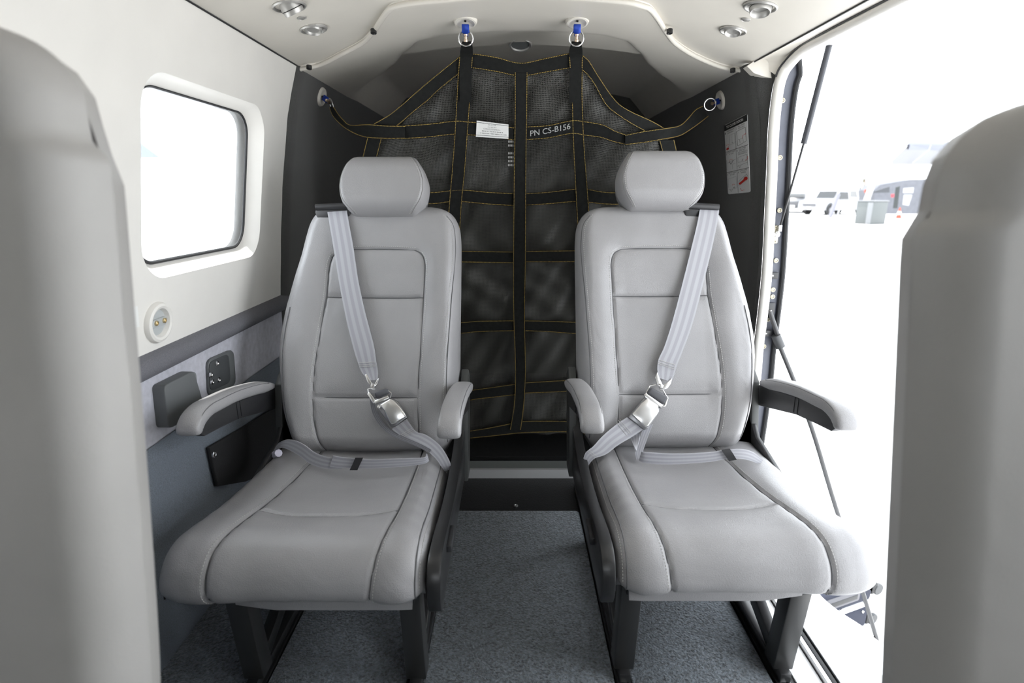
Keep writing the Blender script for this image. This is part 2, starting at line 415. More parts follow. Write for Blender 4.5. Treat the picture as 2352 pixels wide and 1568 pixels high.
# ---- ceiling
ce = thing('ceiling', 'cream moulded headliner over the cabin', 'ceiling', (CXC, .3, 1.36), kind='structure')
rows = [[V((x, y, ceil_z(x))) for x in np.linspace(CXC - .668, CXC + .668, 33)] for y in np.linspace(YF, 1.95, 9)]
MB().grid(rows).build('headliner_panel', CREAM, ce)
for sx in (-1, 1):
    MB().tube([V((CXC + sx * .664, y, Z_TOP - .001)) for y in (YF, 0, 1.0, YS)], .0022, 6).build('seam_strip', BLACKP, ce, label='thin dark seam along the headliner edge')
# aft shell with its rolled lip
lipL = [(690, 150), (735, 140), (790, 112), (830, 90), (855, 64), (872, 38), (890, 14), (908, 3)]
lipR = [(1715, 155), (1660, 146), (1600, 121), (1555, 92), (1531, 62), (1515, 36), (1497, 12), (1478, 3)]
L3 = [PCEIL(*p) for p in lipL]; R3 = [PCEIL(*p) for p in lipR]
yc_ = min(L3[-1].y, R3[-1].y) - .012
mid = [V((x, yc_ + .006 * abs(x - CXC) / .25, ceil_z(x))) for x in np.linspace(L3[-1].x + .05, R3[-1].x - .05, 5)]
lip = smooth_pts([V((CXC - .665, L3[0].y + .02, Z_TOP))] + L3 + mid + R3[::-1] + [V((CXC + .665, R3[0].y + .02, Z_TOP))], 6)
sh = thing('ceiling_aft', 'cream moulded ceiling shell with a curved lip over the cargo net', 'ceiling', (CXC, 2.2, 1.35), kind='structure')
YB = [(0, 1.80), (.22, 1.80), (.30, 1.83), (.36, 1.93), (.42, 2.06), (.50, 2.18), (.60, 2.30), (.67, 2.36)]
def shell_z(x, y):                            # flat band behind the lip, then a rounded step up into the baggage bay roof
    q = min(max((y - interp(YB, abs(x - CXC)) + .06) / .20, 0), 1); q = q * q * (3 - 2 * q)
    return ceil_z(x) - .012 + .085 * q * min(1, max(0, (.66 - abs(x - CXC)) / .10))
rows = []
for p in lip:
    row = []
    for k in range(64):
        t = (k / 63) ** 1.35; y = p.y + (YA - p.y) * t
        e = min((y - p.y) / .016, 1)
        row.append(V((p.x, y, ceil_z(p.x) + .002 + (shell_z(p.x, y) - ceil_z(p.x) - .002) * math.sqrt(max(0, 1 - (1 - e) ** 2)))))
    rows.append(row)
MB().grid(rows).build('shell', CREAM, sh)
MB().tube([p + V((0, .006, -.0085)) for p in lip], .0065, 10).build('rolled_lip', CREAM, sh, label='rolled front lip of the ceiling shell')
def PSH(px, py, off=0): return PF(px, py, lambda p: p.z - shell_z(p.x, p.y) + off)
for px, py in ((858, 75), (710, 157), (1538, 75), (1683, 164)):
    c = PSH(px, py, .006); MB().lathe([(.008, -.008), (.008, .002), (.0055, .003), (.0035, .0012), (0, .0012)], c, (0, -.2, -1), 14).build('screw', BLACKM, sh)
rows = [[V((x, y, 1.425 + .155 * (1 - ((x - CXC) / .80) ** 2))) for x in np.linspace(CXC - .80, CXC + .80, 13)] for y in (YF, 0, 1.5, YA + .03)]
MB().grid(rows).build('roof_skin', PAINT, ce)
# cockpit end behind the camera: dark bulkhead below and around the windscreen opening
wf = thing('wall_front', 'cockpit bulkhead with the windscreen opening behind the camera', 'wall', (0, YF, 0), kind='structure')
for x0, x1, za, zb_ in ((-.9, .9, -.1, .95), (-.9, -.60, .95, 1.62), (.66, .9, .95, 1.62), (-.60, .66, 1.36, 1.62)):
    MB().b2(x0, x1, YF - .03, YF, za, zb_).build('bulkhead_panel', DARKP, wf, smooth=False)

# ---- floor
fl = thing('floor', 'dark vinyl cabin floor', 'floor', (0, .5, -.05), kind='structure')
MB().b2(-.82, .755, YF, YA, -.06, 0).build('floor_panel', VINYL, fl, smooth=False)
MB().b2(-.80, .80, 2.0, YA, 0, .02).build('baggage_floor', VINYL, fl, smooth=False)
c = PZ(1185, 1162, .001)
MB().lathe([(.007, 0), (.007, .003), (.004, .004), (.003, .002), (0, .002)], c, (0, 0, 1), 14).build('floor_screw', ALU, fl)
sill = thing('trim_1', 'two tone metal threshold strip across the aisle end', 'trim', (0, 1.88, 0), kind='structure')
z1 = .028
ya, yb = PZ(1185, 1098, .0).y, PZ(1185, 1098, .0).y
MB().b2(-.45, .52, ya, ya + .012, 0, z1 + .006).build('strip_face', mat('satin_strip', (.55, .55, .55), .45, metal=.4), sill, smooth=False, label='pale front face of threshold')
MB().b2(-.45, .52, ya + .012, ya + .075, 0, z1 + .004).build('strip_top', mat('grey_strip', (.16, .17, .165), .5), sill, smooth=False, label='dark grey top of threshold')

def carpet_piece(name, x0, x1, y0, y1, label, notch=None):
    mb = MB(); r = .012
    pts = [V((x0, y0, .001)), V((x1, y0, .001)), V((x1, y1 - r, .001)), V((x1 - r * .3, y1 - r * .3, .001)), V((x1 - r, y1, .001)), V((x0 + r, y1, .001)), V((x0 + r * .3, y1 - r * .3, .001)), V((x0, y1 - r, .001))]
    mb.prism(pts, V((0, 0, .009)))
    return mb.build(name, CARPET, None, bevel=.003, label=label, cat='carpet', kind='structure')
carpet_piece('floor_mat', -.187, .216, YF, PZ(1185, 1172, .01).y, 'blue grey carpet mat running down the aisle')
carpet_piece('floor_carpet', -.512, -.222, YF, 1.72, 'blue grey carpet strip under the left seat')
carpet_piece('floor_carpet', .252, .548, YF, 1.72, 'blue grey carpet strip under the right seat')
carpet_piece('floor_carpet', -.755, -.548, YF, 1.80, 'blue grey carpet strip along the left wall')
for x, lb in ((-.205, 'black seat rail left of the aisle mat'), (-.530, 'black seat rail under the outer side of the left seat'), (.234, 'black seat rail right of the aisle mat'), (.568, 'black seat rail under the outer side of the right seat')):
    o = thing('trim_2', lb, 'rail', (x, .6, 0), kind='structure')
    m = MB()
    for dx in (-.011, .011): m.b2(x + dx - .004, x + dx + .004, YF, 1.80, 0, .012)
    m.b2(x - .015, x + .015, YF, 1.80, 0, .004)
    m.build('rail', BLACKM, o, bevel=.001)
    for y in np.arange(.75, 1.75, .05):
        MB().b2(x - .011, x + .011, y, y + .016, .004, .0105).build('rail_tooth', ALU, o, smooth=False)

# ---- door opening on the right
dr = thing('door_1', 'open aircraft door frame with a cream rubber seal', 'door frame', (.80, 1.3, 0), kind='structure')
vpx = [(1735, 880), (1742, 800), (1752, 720), (1762, 620), (1768, 500), (1773, 400), (1777, 300), (1786, 215)]
sealV = [PD(px, py, 1.755) for px, py in vpx]
zb = sealV[0]
low = [V((zb.x - .012, 1.755, -.03)), V((zb.x - .004, 1.755, .2))]
corner = [PD(1797, 172, 1.748), PD(1815, 144, 1.728), PD(1850, 110, 1.66)]
topx = corner[-1].x; topz = corner[-1].z
top = [V((.767, 1.50, 1.372)), V((.770, 1.2, 1.374)), V((.772, .8, 1.374)), V((.772, .35, 1.372))]
seal = smooth_pts(low + sealV + corner + top, 8)
MB().tube(seal, .0155, 12).build('door_seal', WHITEP, dr, label='cream bulb seal around the door opening')
# jamb strip: faces forward, outboard of the seal
jl = [p for p in seal if p.y > 1.60]
def jk(p): k = min(max((1.385 - p.z) / .06, 0), 1); return k * k * (3 - 2 * k)
def jo(p, o_): k = jk(p); return p + V((o_ * k, .010, (1 - k) * (.02 + o_ * .4)))
mb = MB(); mb.grid([[jo(p, .004), jo(p, .030) + V((0, .006, 0)), jo(p, .052) + V((0, .006, 0))] for p in jl]); mb.build('jamb_strip', JAMB, dr, label='blue grey metal jamb strip')
mb = MB(); mb.tube([jo(p, .055) for p in jl], .0075, 8); mb.build('jamb_edge', RUBBER, dr, label='black rubber edge of the jamb')
mb = MB(); mb.grid([[jo(p, .058), jo(p, .068) + V((0, .02, 0)), jo(p, .068) + V((0, .11, 0))] for p in jl]); mb.build('outer_skin', mat('grey_skin_edge', (.10, .105, .115), .4, metal=.3), dr)
def PJ(px, py): return PD(px, py, 1.768)
for px, py in ((1797, 231), (1791, 362), (1790, 483), (1782, 598), (1775, 665), (1762, 682), (1774, 681), (1756, 717), (1764, 733), (1754, 795)):
    MB().lathe([(.0075, 0), (.0075, .003), (.0045, .0038), (.003, .002), (0, .002)], PJ(px, py), (0, -1, 0), 14).build('jamb_screw', CADM, dr)
for px, py in ((1772, 632), (1757, 764)):
    c = PJ(px, py); o = MB().box(c + V((.004, -.004, 0)), .028, .012, .020).build('latch_block', BLACKP, dr, bevel=.002)
    MB().box(c + V((-.002, -.0105, 0)), .008, .001, .004).build('latch_mark', WHITE, o, smooth=False)
c = PJ(1768, 712)
MB().box(c + V((0, -.003, 0)), .026, .010, .050).build('rod_bracket', BLACKM, dr, bevel=.003)
c = PJ(1782, 538)
o = MB().box(c + V((-.004, -.002, 0)), .022, .006, .055).build('strut_bracket', CADM, dr, bevel=.004)
for dz in (.021, -.021):
    MB().lathe([(.006, 0), (.006, .003), (.003, .004), (0, .002)], c + V((-.004, -.005, dz)), (0, -1, 0), 12).build('bracket_screw', CADM, o)
# header trim between the headliner seam and the seal, and its corner piece
top_path = [p for p in seal if p.z > 1.30 and p.y <= 1.76][0:]
tp = [p for p in seal if p.z > 1.315]
rows = []
for p in tp:
    a = V((CXC + .667, min(p.y + .045, YS - .03), Z_TOP + .001))
    if p.y > 1.70: a = V((CXC + .667, YS - .02, Z_TOP - .002))
    rows.append([a.lerp(p + V((-.008, 0, .004)), t) + V((0, 0, .006 * math.sin(PI * t))) for t in (0, .25, .5, .75, .9, 1)])
MB().grid(rows).build('header_trim', CREAM, dr, label='cream header trim above the door')
mb = MB(); mb.grid([[p + V((-.012, .012, 0)), V((wallx(1, min(p.z, 1.366)) - .002, 1.80, p.z))] for p in jl if p.z < 1.34]); mb.build('jamb_closeout', CHAR, dr)
MB().tube([p + V((-.017, -.002, .004)) for p in tp], .0025, 6).build('header_groove', BLACKP, dr)
MB().prism([PD(px, py, 1.768) for px, py in ((1716, 152), (1732, 168), (1756, 176), (1784, 182), (1796, 160), (1815, 130), (1850, 95), (1760, 120))], V((0, .03, 0))).build('corner_trim', CREAM, dr, label='cream corner piece above the charcoal panel')
MB().b2(CXC + .60, .90, YF, 1.80, 1.40, 1.44).build('roof_edge', PAINT, dr, smooth=False)
# door sill
ds = thing('trim_3', 'silver ribbed door sill along the right edge of the floor', 'trim', (.70, 1.0, 0), kind='structure')
for i, (x0, x1, zz, mm) in enumerate(((.600, .655, .004, PAINT), (.657, .668, .014, ALU), (.671, .682, .010, RUBBER), (.685, .705, .014, ALU), (.708, .757, .006, PAINT))):
    MB().b2(x0, x1, .30, 1.76, -.03, zz).build('sill_strip', mm, ds, bevel=.002)
# upper and lower clamshell doors
ud = thing('door_2', 'white upper door half swung up above the opening', 'door', (.84, 1.0, 1.40), kind='structure')
rows_ = []
a = V((.84, 0, 1.42)); b = V((1.85, 0, 1.78))
m = MB(); m.prism([V((a.x, .36, a.z)), V((b.x, .42, b.z)), V((b.x, 1.66, b.z)), V((a.x, 1.73, a.z))], V((-.02, 0, .05))); m.build('door_panel', PAINT, ud, bevel=.01)
ld = thing('door_3', 'white lower door half hanging open outside', 'door', (.85, 1.0, -.7), kind='structure')
prof = [V((.762, 1.70, -.03)), V((.90, 1.70, -.235))] + [PD(px, py, yy) for px, py, yy in ((1880, 1402, 1.70), (1960, 1457, 1.70), (2003, 1490, 1.70), (2036, 1542, 1.70))]
rows = []
for p in smooth_pts(prof, 4): rows.append([V((p.x, y_, p.z)) for y_ in (.40, 1.0, 1.62, 1.70)])
MB().grid(rows).build('door_panel', PAINT, ld, solid=.045)

# ================================================================== SEATS
def fq(q): q = np.clip(q, 0, 1); return np.sqrt(np.maximum(0, 1 - (1 - q) ** 2))
def npi(tab, x): return np.interp(x, [t[0] for t in tab], [t[1] for t in tab])
def segdist(U, W, lines):
    D = np.full(U.shape, 9.0)
    for ln in lines:
        for (a, b), (c_, d) in zip(ln, ln[1:]):
            vx, vy = c_ - a, d - b; L = vx * vx + vy * vy + 1e-12
            t = np.clip(((U - a) * vx + (W - b) * vy) / L, 0, 1)
            D = np.minimum(D, np.hypot(U - a - t * vx, W - b - t * vy))
    return D
def sm2(pts, n=6): return [(p.x, p.y) for p in smooth_pts([V((a, b, 0)) for a, b in pts], n)]
class Frame:                                  # seat local (u outboard, y aft, z up) -> world
    def __init__(s, cx, side, dy, dz=0): s.cx, s.side, s.dy, s.dz = cx, side, dy, dz
    def __call__(s, u, y, z): return V((s.cx + s.side * u, y + s.dy, z + s.dz))
def dense_tab(tab, n=8):
    q = sm2(tab, n); return q

class Back:
    """reclined cushion: outline uL(w), uR(w); front relief n(u,w) along the facing normal"""
    def __init__(s, fr, base, ang, w0, w1, uL, uR, T=.085, r=.045, rw=.045, seams=(), relief=None, nu=110, nw=150, groove=.0055, wr=1.0):
        s.fr, s.base, s.w0, s.w1 = fr, base, w0, w1; a = math.radians(ang)
        s.W = (math.sin(a), math.cos(a)); s.N = (-math.cos(a), math.sin(a)); s.T, s.r, s.rw = T, r, rw
        s.uL, s.uR, s.seams, s.relief, s.nu, s.nw, s.groove, s.wr = dense_tab(uL), dense_tab(uR), [sm2(q) for q in seams], relief, nu, nw, groove, wr
    def n(s, U, Wv, rough=True):
        uL, uR = npi(s.uL, Wv), npi(s.uR, Wv)
        e = np.minimum(U - uL, uR - U); ew = np.minimum(Wv - s.w0, s.w1 - Wv)
        n = s.T * (fq(e / s.r) * fq(ew / s.rw) - 1)
        if s.relief is not None: n = n + s.relief(U, Wv, e) * fq(e / s.r)
        if s.seams:
            D = segdist(U, Wv, s.seams); n = n - s.groove * np.exp(-(D / .0035) ** 2) - .0035 * np.exp(-(D / .022) ** 2)
        if rough and s.wr:
            k = np.exp(-((e - .02) / .035) ** 2) * np.clip(np.sin((Wv - .02) * 7), 0, 1)
            n = n + s.wr * k * (.0005 * np.sin(Wv * 210 + 9 * np.sin(U * 60) + 5 * np.sin(Wv * 31)) + .0005 * np.sin(Wv * 97 + U * 120 + 2))
            n = n + s.wr * .0015 * np.sin(U * 31 + Wv * 17 + 1.3) * np.sin(Wv * 23 - U * 11)
        return n
    def pt(s, u, w, off=0):
        n = float(s.n(np.array([u]), np.array([w]), False)[0]) + off
        return s.fr(u, s.base[0] + w * s.W[0] + n * s.N[0], s.base[1] + w * s.W[1] + n * s.N[1])
    def nvec(s): return V((0, s.N[0], s.N[1]))
    def mesh(s, back=None):
        t = .5 - .5 * np.cos(np.linspace(0, PI, s.nw + 1)); t = .5 * t + .5 * np.linspace(0, 1, s.nw + 1); Wv = s.w0 + (s.w1 - s.w0) * t
        q = .5 - .5 * np.cos(np.linspace(0, PI, s.nu + 1)); q = .6 * q + .4 * np.linspace(0, 1, s.nu + 1)
        uL, uR = npi(s.uL, Wv), npi(s.uR, Wv)
        U = uL[:, None] + (uR - uL)[:, None] * q[None, :]; WW = np.repeat(Wv[:, None], s.nu + 1, 1)
        n = s.n(U, WW); m = MB()
        rows = [[s.fr(U[i, k], s.base[0] + WW[i, k] * s.W[0] + n[i, k] * s.N[0], s.base[1] + WW[i, k] * s.W[1] + n[i, k] * s.N[1]) for k in range(s.nu + 1)] for i in range(s.nw + 1)]
        m.grid(rows)
        # rear half, flatter
        st = 4; ii = sorted(set(list(range(0, s.nw + 1, st)) + [s.nw])); kk = sorted(set(list(range(0, s.nu + 1, st)) + [s.nu]))
        tb = s.T * (back or .55); e = np.minimum(U - uL[:, None], uR[:, None] - U); ew = np.minimum(WW - s.w0, s.w1 - WW)
        nb = -s.T - tb * fq(e / (s.r * .8)) * fq(ew / (s.rw * .8))
        full_i = range(s.nw + 1); 
        rb = [[s.fr(U[i, k], s.base[0] + WW[i, k] * s.W[0] + nb[i, k] * s.N[0], s.base[1] + WW[i, k] * s.W[1] + nb[i, k] * s.N[1]) for k in kk] for i in ii]
        m.grid(rb)
        return m

def seat_cushion_profile(): return sm2([(1.42, .335), (1.32, .338), (1.22, .343), (1.10, .354), (1.02, .364), (.965, .368), (.925, .360), (.895, .336), (.880, .308), (.878, .286), (.888, .270), (.91, .262)], 8)
class Cushion:
    def __init__(s, fr, half, T=.075, r=.05, seams=(), nu=110, yoff=0, uc=0):
        s.uc = uc; s.fr, s.half, s.T, s.r, s.nu, s.seams = fr, half, T, r, nu, [sm2(q) for q in seams]
        pr = seat_cushion_profile(); s.pr = np.array(pr); s.pr[:, 0] += yoff
        d = np.hypot(np.diff(s.pr[:, 0]), np.diff(s.pr[:, 1])); s.L = np.concatenate([[0], np.cumsum(d)])
    def prof(s, t): return np.interp(t, s.L, s.pr[:, 0]), np.interp(t, s.L, s.pr[:, 1])
    def nv(s, t):
        a, b = s.prof(np.clip(t - .006, 0, s.L[-1])); c_, d = s.prof(np.clip(t + .006, 0, s.L[-1]))
        ty, tz = c_ - a, d - b; l = np.hypot(ty, tz) + 1e-9; return tz / l, -ty / l      # outward (up / forward)
    def n(s, U, Tt, rough=True):
        e = s.half - np.abs(U - s.uc)
        k_ = np.clip((Tt - .30) / .16, 0, 1); n = (s.T - .042 * k_ * k_ * (3 - 2 * k_)) * (fq(e / s.r) - 1)
        c_ = np.exp(-(U / .11) ** 2)
        n = n - .010 * c_ * np.clip(1 - Tt / .42, 0, 1) + .006 * np.exp(-((np.abs(U) - .17) / .05) ** 2)
        tail = np.clip((Tt - (s.L[-1] - .05)) / .05, 0, 1); n = n - .012 * tail ** 2
        if s.seams:
            D = segdist(U, Tt, s.seams); n = n - .0055 * np.exp(-(D / .0035) ** 2) - .003 * np.exp(-(D / .02) ** 2)
        if rough:
            g = np.clip((Tt - .45) / .12, 0, 1)
            n = n + g * .0002 * np.sin(U * 95 + 14 * np.sin(Tt * 22) + 4 * np.sin(U * 40)) + .0004 * np.sin(U * 27 + Tt * 21) * np.sin(Tt * 33 - U * 14)
            n = n + .0005 * np.exp(-((e - .03) / .03) ** 2) * np.sin(Tt * 120 + U * 60)
        return n
    def pt(s, u, t, off=0):
        t = np.array([t]); n = s.n(np.array([u]), t, False) + off; y, z = s.prof(t); a, b = s.nv(t)
        return s.fr(u, float((y + a * n)[0]), float((z + b * n)[0]))
    def mesh(s):
        q = .5 - .5 * np.cos(np.linspace(0, PI, s.nu + 1)); q = .6 * q + .4 * np.linspace(0, 1, s.nu + 1)
        Uv = s.uc - s.half + 2 * s.half * q; Tv = np.linspace(0, s.L[-1], 120)
        U, Tt = np.meshgrid(Uv, Tv); n = s.n(U, Tt); y, z = s.prof(Tt); a, b = s.nv(Tt)
        Y, Z = y + a * n, z + b * n; m = MB()
        m.grid([[s.fr(U[i, k], Y[i, k], Z[i, k]) for k in range(s.nu + 1)] for i in range(len(Tv))])
        # underside and back closure
        for k in (0, s.nu):
            m.grid([[s.fr(U[i, k], Y[i, k], Z[i, k]), s.fr(U[i, k], max(Y[i, k], .91), .258)] for i in range(len(Tv))])
        zb = .258
        m.grid([[s.fr(U[-1, k], Y[-1, k], Z[-1, k]), s.fr(U[-1, k], .93, zb), s.fr(U[-1, k], Y[0, k], zb), s.fr(U[-1, k], Y[0, k], Z[0, k])] for k in range(s.nu + 1)])
        return m
def seam_tube(m, pts, r=.0014): m.tube(pts, r, 6)

OUT_IN = [(-.03, -.205), (0, -.222), (.03, -.235), (.08, -.243), (.3, -.243), (.5, -.243), (.575, -.241), (.615, -.234), (.642, -.217), (.658, -.19), (.666, -.165)]
OUT_OUT = [(-.03, .180), (0, .202), (.06, .225), (.13, .239), (.25, .252), (.34, .247), (.43, .228), (.51, .209), (.575, .197), (.612, .188), (.640, .171), (.657, .146), (.666, .12)]
SB_IN = [(-.12, .523), (-.138, .512), (-.147, .49), (-.149, .46), (-.147, .39), (-.143, .25), (-.139, .12), (-.143, .02), (-.148, -.025)]
SB_OUT = [(.08, .523), (.102, .514), (.113, .492), (.117, .46), (.120, .40), (.127, .33), (.137, .20), (.137, .09), (.127, .02), (.110, -.025)]
SB_TOP = [(-.12, .523), (-.05, .5265), (.04, .5265), (.08, .523)]
SB_H1 = [(-.147, .389), (0, .390), (.120, .392)]
SB_H2 = [(-.139, .117), (0, .117), (.137, .118)]
def relief_back(U, W, e):
    bol = np.clip((np.abs(U + .004) - .10) / .09, 0, 1); bol = bol * bol * (3 - 2 * bol)
    lum = .010 * np.exp(-((W - .16) / .12) ** 2) - .006 * np.exp(-((W - .36) / .12) ** 2)
    return lum + .016 * bol * np.clip((.62 - W) / .15, 0, 1) - .004

def armrest(fr, u, par, group=None, plate_side=1, front=1.05):
    """padded top swept along a drooping path with a black arm plate below"""
    o_path = sm2([(1.43, .505), (1.34, .528), (1.24, .548), (1.16, .557), (front + .055, .560), (front + .022, .554), (front + .003, .541), (front + .005, .531)], 5)
    hw_, hh = .0245, .0155; rows = []; m = len(o_path)
    for i, (y, z) in enumerate(o_path):
        y0, z0 = o_path[max(i - 1, 0)]; y1, z1 = o_path[min(i + 1, m - 1)]; l = math.hypot(y1 - y0, z1 - z0); ty, tz = (y1 - y0) / l, (z1 - z0) / l
        ny, nz = (tz, -ty); sc = 1.0
        if i < 3: sc = .55 + .15 * i
        if i > m - 4: sc = .62 + .12 * (m - 1 - i)
        row = []
        for k in range(20):
            a = 2 * PI * k / 20; cs, sn = math.cos(a), math.sin(a)
            cx = abs(cs) ** .6 * (1 if cs > 0 else -1); sy = abs(sn) ** .6 * (1 if sn > 0 else -1)
            row.append(fr(u + hw_ * cx * (.8 + .2 * sc), y + ny * hh * sy * sc, z + nz * hh * sy * sc))
        rows.append(row + [row[0]])
    mb = MB(); mb.grid(rows); mb.add(rows[0][:-1], [tuple(range(20))]); mb.add(rows[-1][:-1], [tuple(range(20))])
    pad = mb.build('armrest_pad', LEATHER, par, label='grey leather armrest pad', angle=60)
    st = MB()
    for sx in (-1, 1):
        ln = []
        for i, (y, z) in enumerate(o_path[2:-3]):
            ln.append(fr(u + sx * hw_ * .86, y - .001, z + hh * .72))
        st.tube(ln, .0011, 5)
    st.build('pad_seam', SEAM, pad, label='dark seam along the armrest pad')
    m2 = MB(); prof = [(1.46, .49), (1.34, .512), (1.24, .530), (1.16, .545), (1.10, .545), (1.082, .538), (1.085, .520), (1.10, .508), (1.16, .500), (1.25, .486), (1.34, .462), (1.46, .430)]
    m2.prism([fr(u - .009, y, z) for y, z in prof], fr(u + .009, 0, 0) - fr(u - .009, 0, 0))
    arm = m2.build('armrest_arm', BLACKP, par, bevel=.002, label='black armrest support arm')
    m3 = MB()
    for yy in (1.245, 1.262): m3.box(fr(u, yy, .508), .0205, .003, .040)
    m3.build('arm_rib', BLACKP, arm, smooth=False)

def leg_frame(fr, u, par):
    """machined truss: front post, diagonal, rear post, foot rail"""
    th = .024
    def bar(p, q, wd, name):
        a, b = V((0, *p)), V((0, *q)); t = (b - a).normalized(); n = V((0, -t.z, t.y))
        m = MB(); pts = [fr(u - th / 2, *(a + n * wd / 2).yz), fr(u - th / 2, *(b + n * wd / 2).yz), fr(u - th / 2, *(b - n * wd / 2).yz), fr(u - th / 2, *(a - n * wd / 2).yz)]
        m.prism(pts, fr(u + th / 2, 0, 0) - fr(u - th / 2, 0, 0)); return m.build(name, BLACKM, par, bevel=.003)
    m = MB()
    m.prism([fr(u - .021, *p) for p in ((.925, .262), (.968, .262), (1.000, .03), (.955, .03))], fr(u + .021, 0, 0) - fr(u - .021, 0, 0))
    m.build('front_leg', mat('worn_black_metal', (.020, .020, .020), .34, spec=.6), par, bevel=.003)
    bar((.985, .045), (1.41, .20), .034, 'diagonal_brace')
    bar((1.40, .262), (1.42, .02), .036, 'rear_leg')
    bar((.94, .022), (1.44, .022), .022, 'foot_rail')
    bar((.92, .252), (1.42, .252), .022, 'upper_rail')

def make_seat(cx, side, dy, head_w, head_u, label, belt_label=None):
    fr = Frame(cx, side, dy); root = thing('passenger_seat', label, 'seat', fr(0, 1.18, 0), 'rear passenger seats')
    # --- backrest
    bk = Back(fr, (1.37, .37), 22.5, -.03, .666, OUT_IN, OUT_OUT, T=.075, r=.042, rw=.045, seams=[SB_IN, SB_OUT, SB_TOP, SB_H1, SB_H2], relief=relief_back)
    bo = bk.mesh(.5).build('backrest', LEATHER, root, angle=70, label='grey leather backrest with stitched panels')
    sm = MB(); stt = MB(); nv = bk.nvec()
    for q in (SB_IN, SB_OUT, SB_TOP, SB_H1, SB_H2): seam_tube(sm, [bk.pt(u, w_, .0015) for u, w_ in sm2(q, 8)])
    edge_in = [(-.205, .622), (-.222, .60), (-.229, .565), (-.2305, .5), (-.222, .36), (-.216, .20), (-.216, .08), (-.216, 0)]
    seam_tube(sm, [bk.pt(u, w_, .0005) for u, w_ in sm2(edge_in, 8)], .0013)
    edge_out = [(.212, .36), (.220, .30), (.221, .22), (.212, .12), (.200, .05), (.184, .0)]
    seam_tube(sm, [bk.pt(u, w_, .0005) for u, w_ in sm2(edge_out, 8)], .0012)
    sm.build('backrest_seam', SEAM, bo, label='dark piped seams of the backrest')
    for q, du, dw in ((SB_IN, -.0065, 0), (SB_OUT, .0065, 0), (SB_TOP, 0, .0065), (edge_in, .0065, 0)):
        dashes(stt, [bk.pt(u + du, w_ + dw, .0006) for u, w_ in sm2(q, 8)], nv, .0035, .0025, .0011)
    stt.build('stitching', THREAD, bo, kind='stuff')
    # --- headrest
    hb = head_w
    HL = [(hb - .006, -.082), (hb, -.092), (hb + .03, -.118), (hb + .06, -.127), (hb + .09, -.126), (hb + .125, -.113), (hb + .155, -.094), (hb + .165, -.085)]
    HL = [(a, -b * .965) for a, b in HL]
    hd = Back(fr, (1.37, .37), 18.0, hb - .006, hb + .165, [(a, -b + head_u) for a, b in HL], [(a, b + head_u) for a, b in HL], T=.062, r=.020, rw=.05, nu=60, nw=50, wr=.25)
    hd.base = (1.37 - .062 - .052 + math.sin(math.radians(22.5)) * .1, .37)
    # position the headrest so that it stands proud of the backrest plane
    a = math.radians(18.0); c0 = bk.pt(0, .60); hd.base = (c0.y - fr.dy - .040 - hb * math.sin(a), .37 + .60 * math.cos(math.radians(22.5)) - (.632 - .02) * math.cos(a) - .004)
    ho = hd.mesh(.8).build('headrest', LEATHER, root, angle=70, label='grey leather headrest')
    sm = MB(); stt = MB()
    for sg in (-1, 1):
        ln = [(head_u + sg * (b - .011), a_) for a_, b in [(p[0], p[1]) for p in HL[1:-1]]]
        sm = MB(); seam_tube(sm, [hd.pt(u, w_, .0006) for u, w_ in sm2(ln, 6)], .001); sm.build('headrest_seam', mat('soft_seam', (.22, .215, .21), .6), ho)
        dashes(stt, [hd.pt(u - sg * .005, w_, .0006) for u, w_ in sm2(ln, 6)], hd.nvec(), .003, .0025, .001)
    stt.build('stitching', THREAD, ho, kind='stuff')
    for du in (-.05, .05): MB().tube([bk.pt(head_u + du, .60, -.07), bk.pt(head_u + du, .60, -.07) + V((0, .05, .15))], .006, 8).build('headrest_post', CHROME, root)
    # --- cushion
    half = .247
    cs_in = [(-.148, .02), (-.149, .2), (-.150, .33), (-.146, .44), (-.136, .52), (-.128, .585), (-.125, .64)]
    cs_out = [(.125, .02), (.133, .2), (.142, .33), (.155, .44), (.168, .52), (.166, .585), (.140, .635), (.122, .65)]
    cs_x = [(-.150, .36), (-.07, .377), (0, .380), (.07, .377), (.136, .362)]
    cu = Cushion(fr, half, uc=.021, seams=[cs_in, cs_out, cs_x])
    co = cu.mesh().build('seat_cushion', LEATHER, root, angle=70, label='grey leather seat cushion with a rolled front')
    sm = MB(); stt = MB()
    for q in (cs_in, cs_out, cs_x): seam_tube(sm, [cu.pt(u, t, .0012) for u, t in sm2(q, 8)], .0016)
    ei = [(-.206, .04), (-.207, .2), (-.209, .35), (-.211, .45), (-.211, .55), (-.211, .625)]
    seam_tube(sm, [cu.pt(u, t, .0006) for u, t in sm2(ei, 8)], .0014)
    sm.build('cushion_seam', SEAM, co, label='dark piped seams of the cushion')
    for q, du in ((cs_in, -.007), (cs_out, .007), (ei, -.007)):
        pts = [cu.pt(u + du, t, .0008) for u, t in sm2(q, 8)]; dashes(stt, pts, V((0, -.3, .95)), .0035, .0025, .0011)
    stt.build('stitching', THREAD, co, kind='stuff')
    m = MB(); A = [fr(u, .900 + .02 * (abs(u) > .19), .272) for u in np.linspace(-.20, .13, 14)]; B = [fr(u, .905, .243 + .012 * max(0, (u - .06) / .07)) for u in np.linspace(-.20, .13, 14)]
    ribbon(m, A, B, .004, raw=True); m.build('front_skirt', LEATHER, root, label='short leather skirt under the cushion front')
    m = MB(); m.prism([fr(-.20, y, z) for y, z in ((.93, .262), (1.42, .262), (1.42, .24), (.93, .24))], fr(.2, 0, 0) - fr(-.2, 0, 0)); m.build('seat_pan', BLACKM, root, bevel=.003)
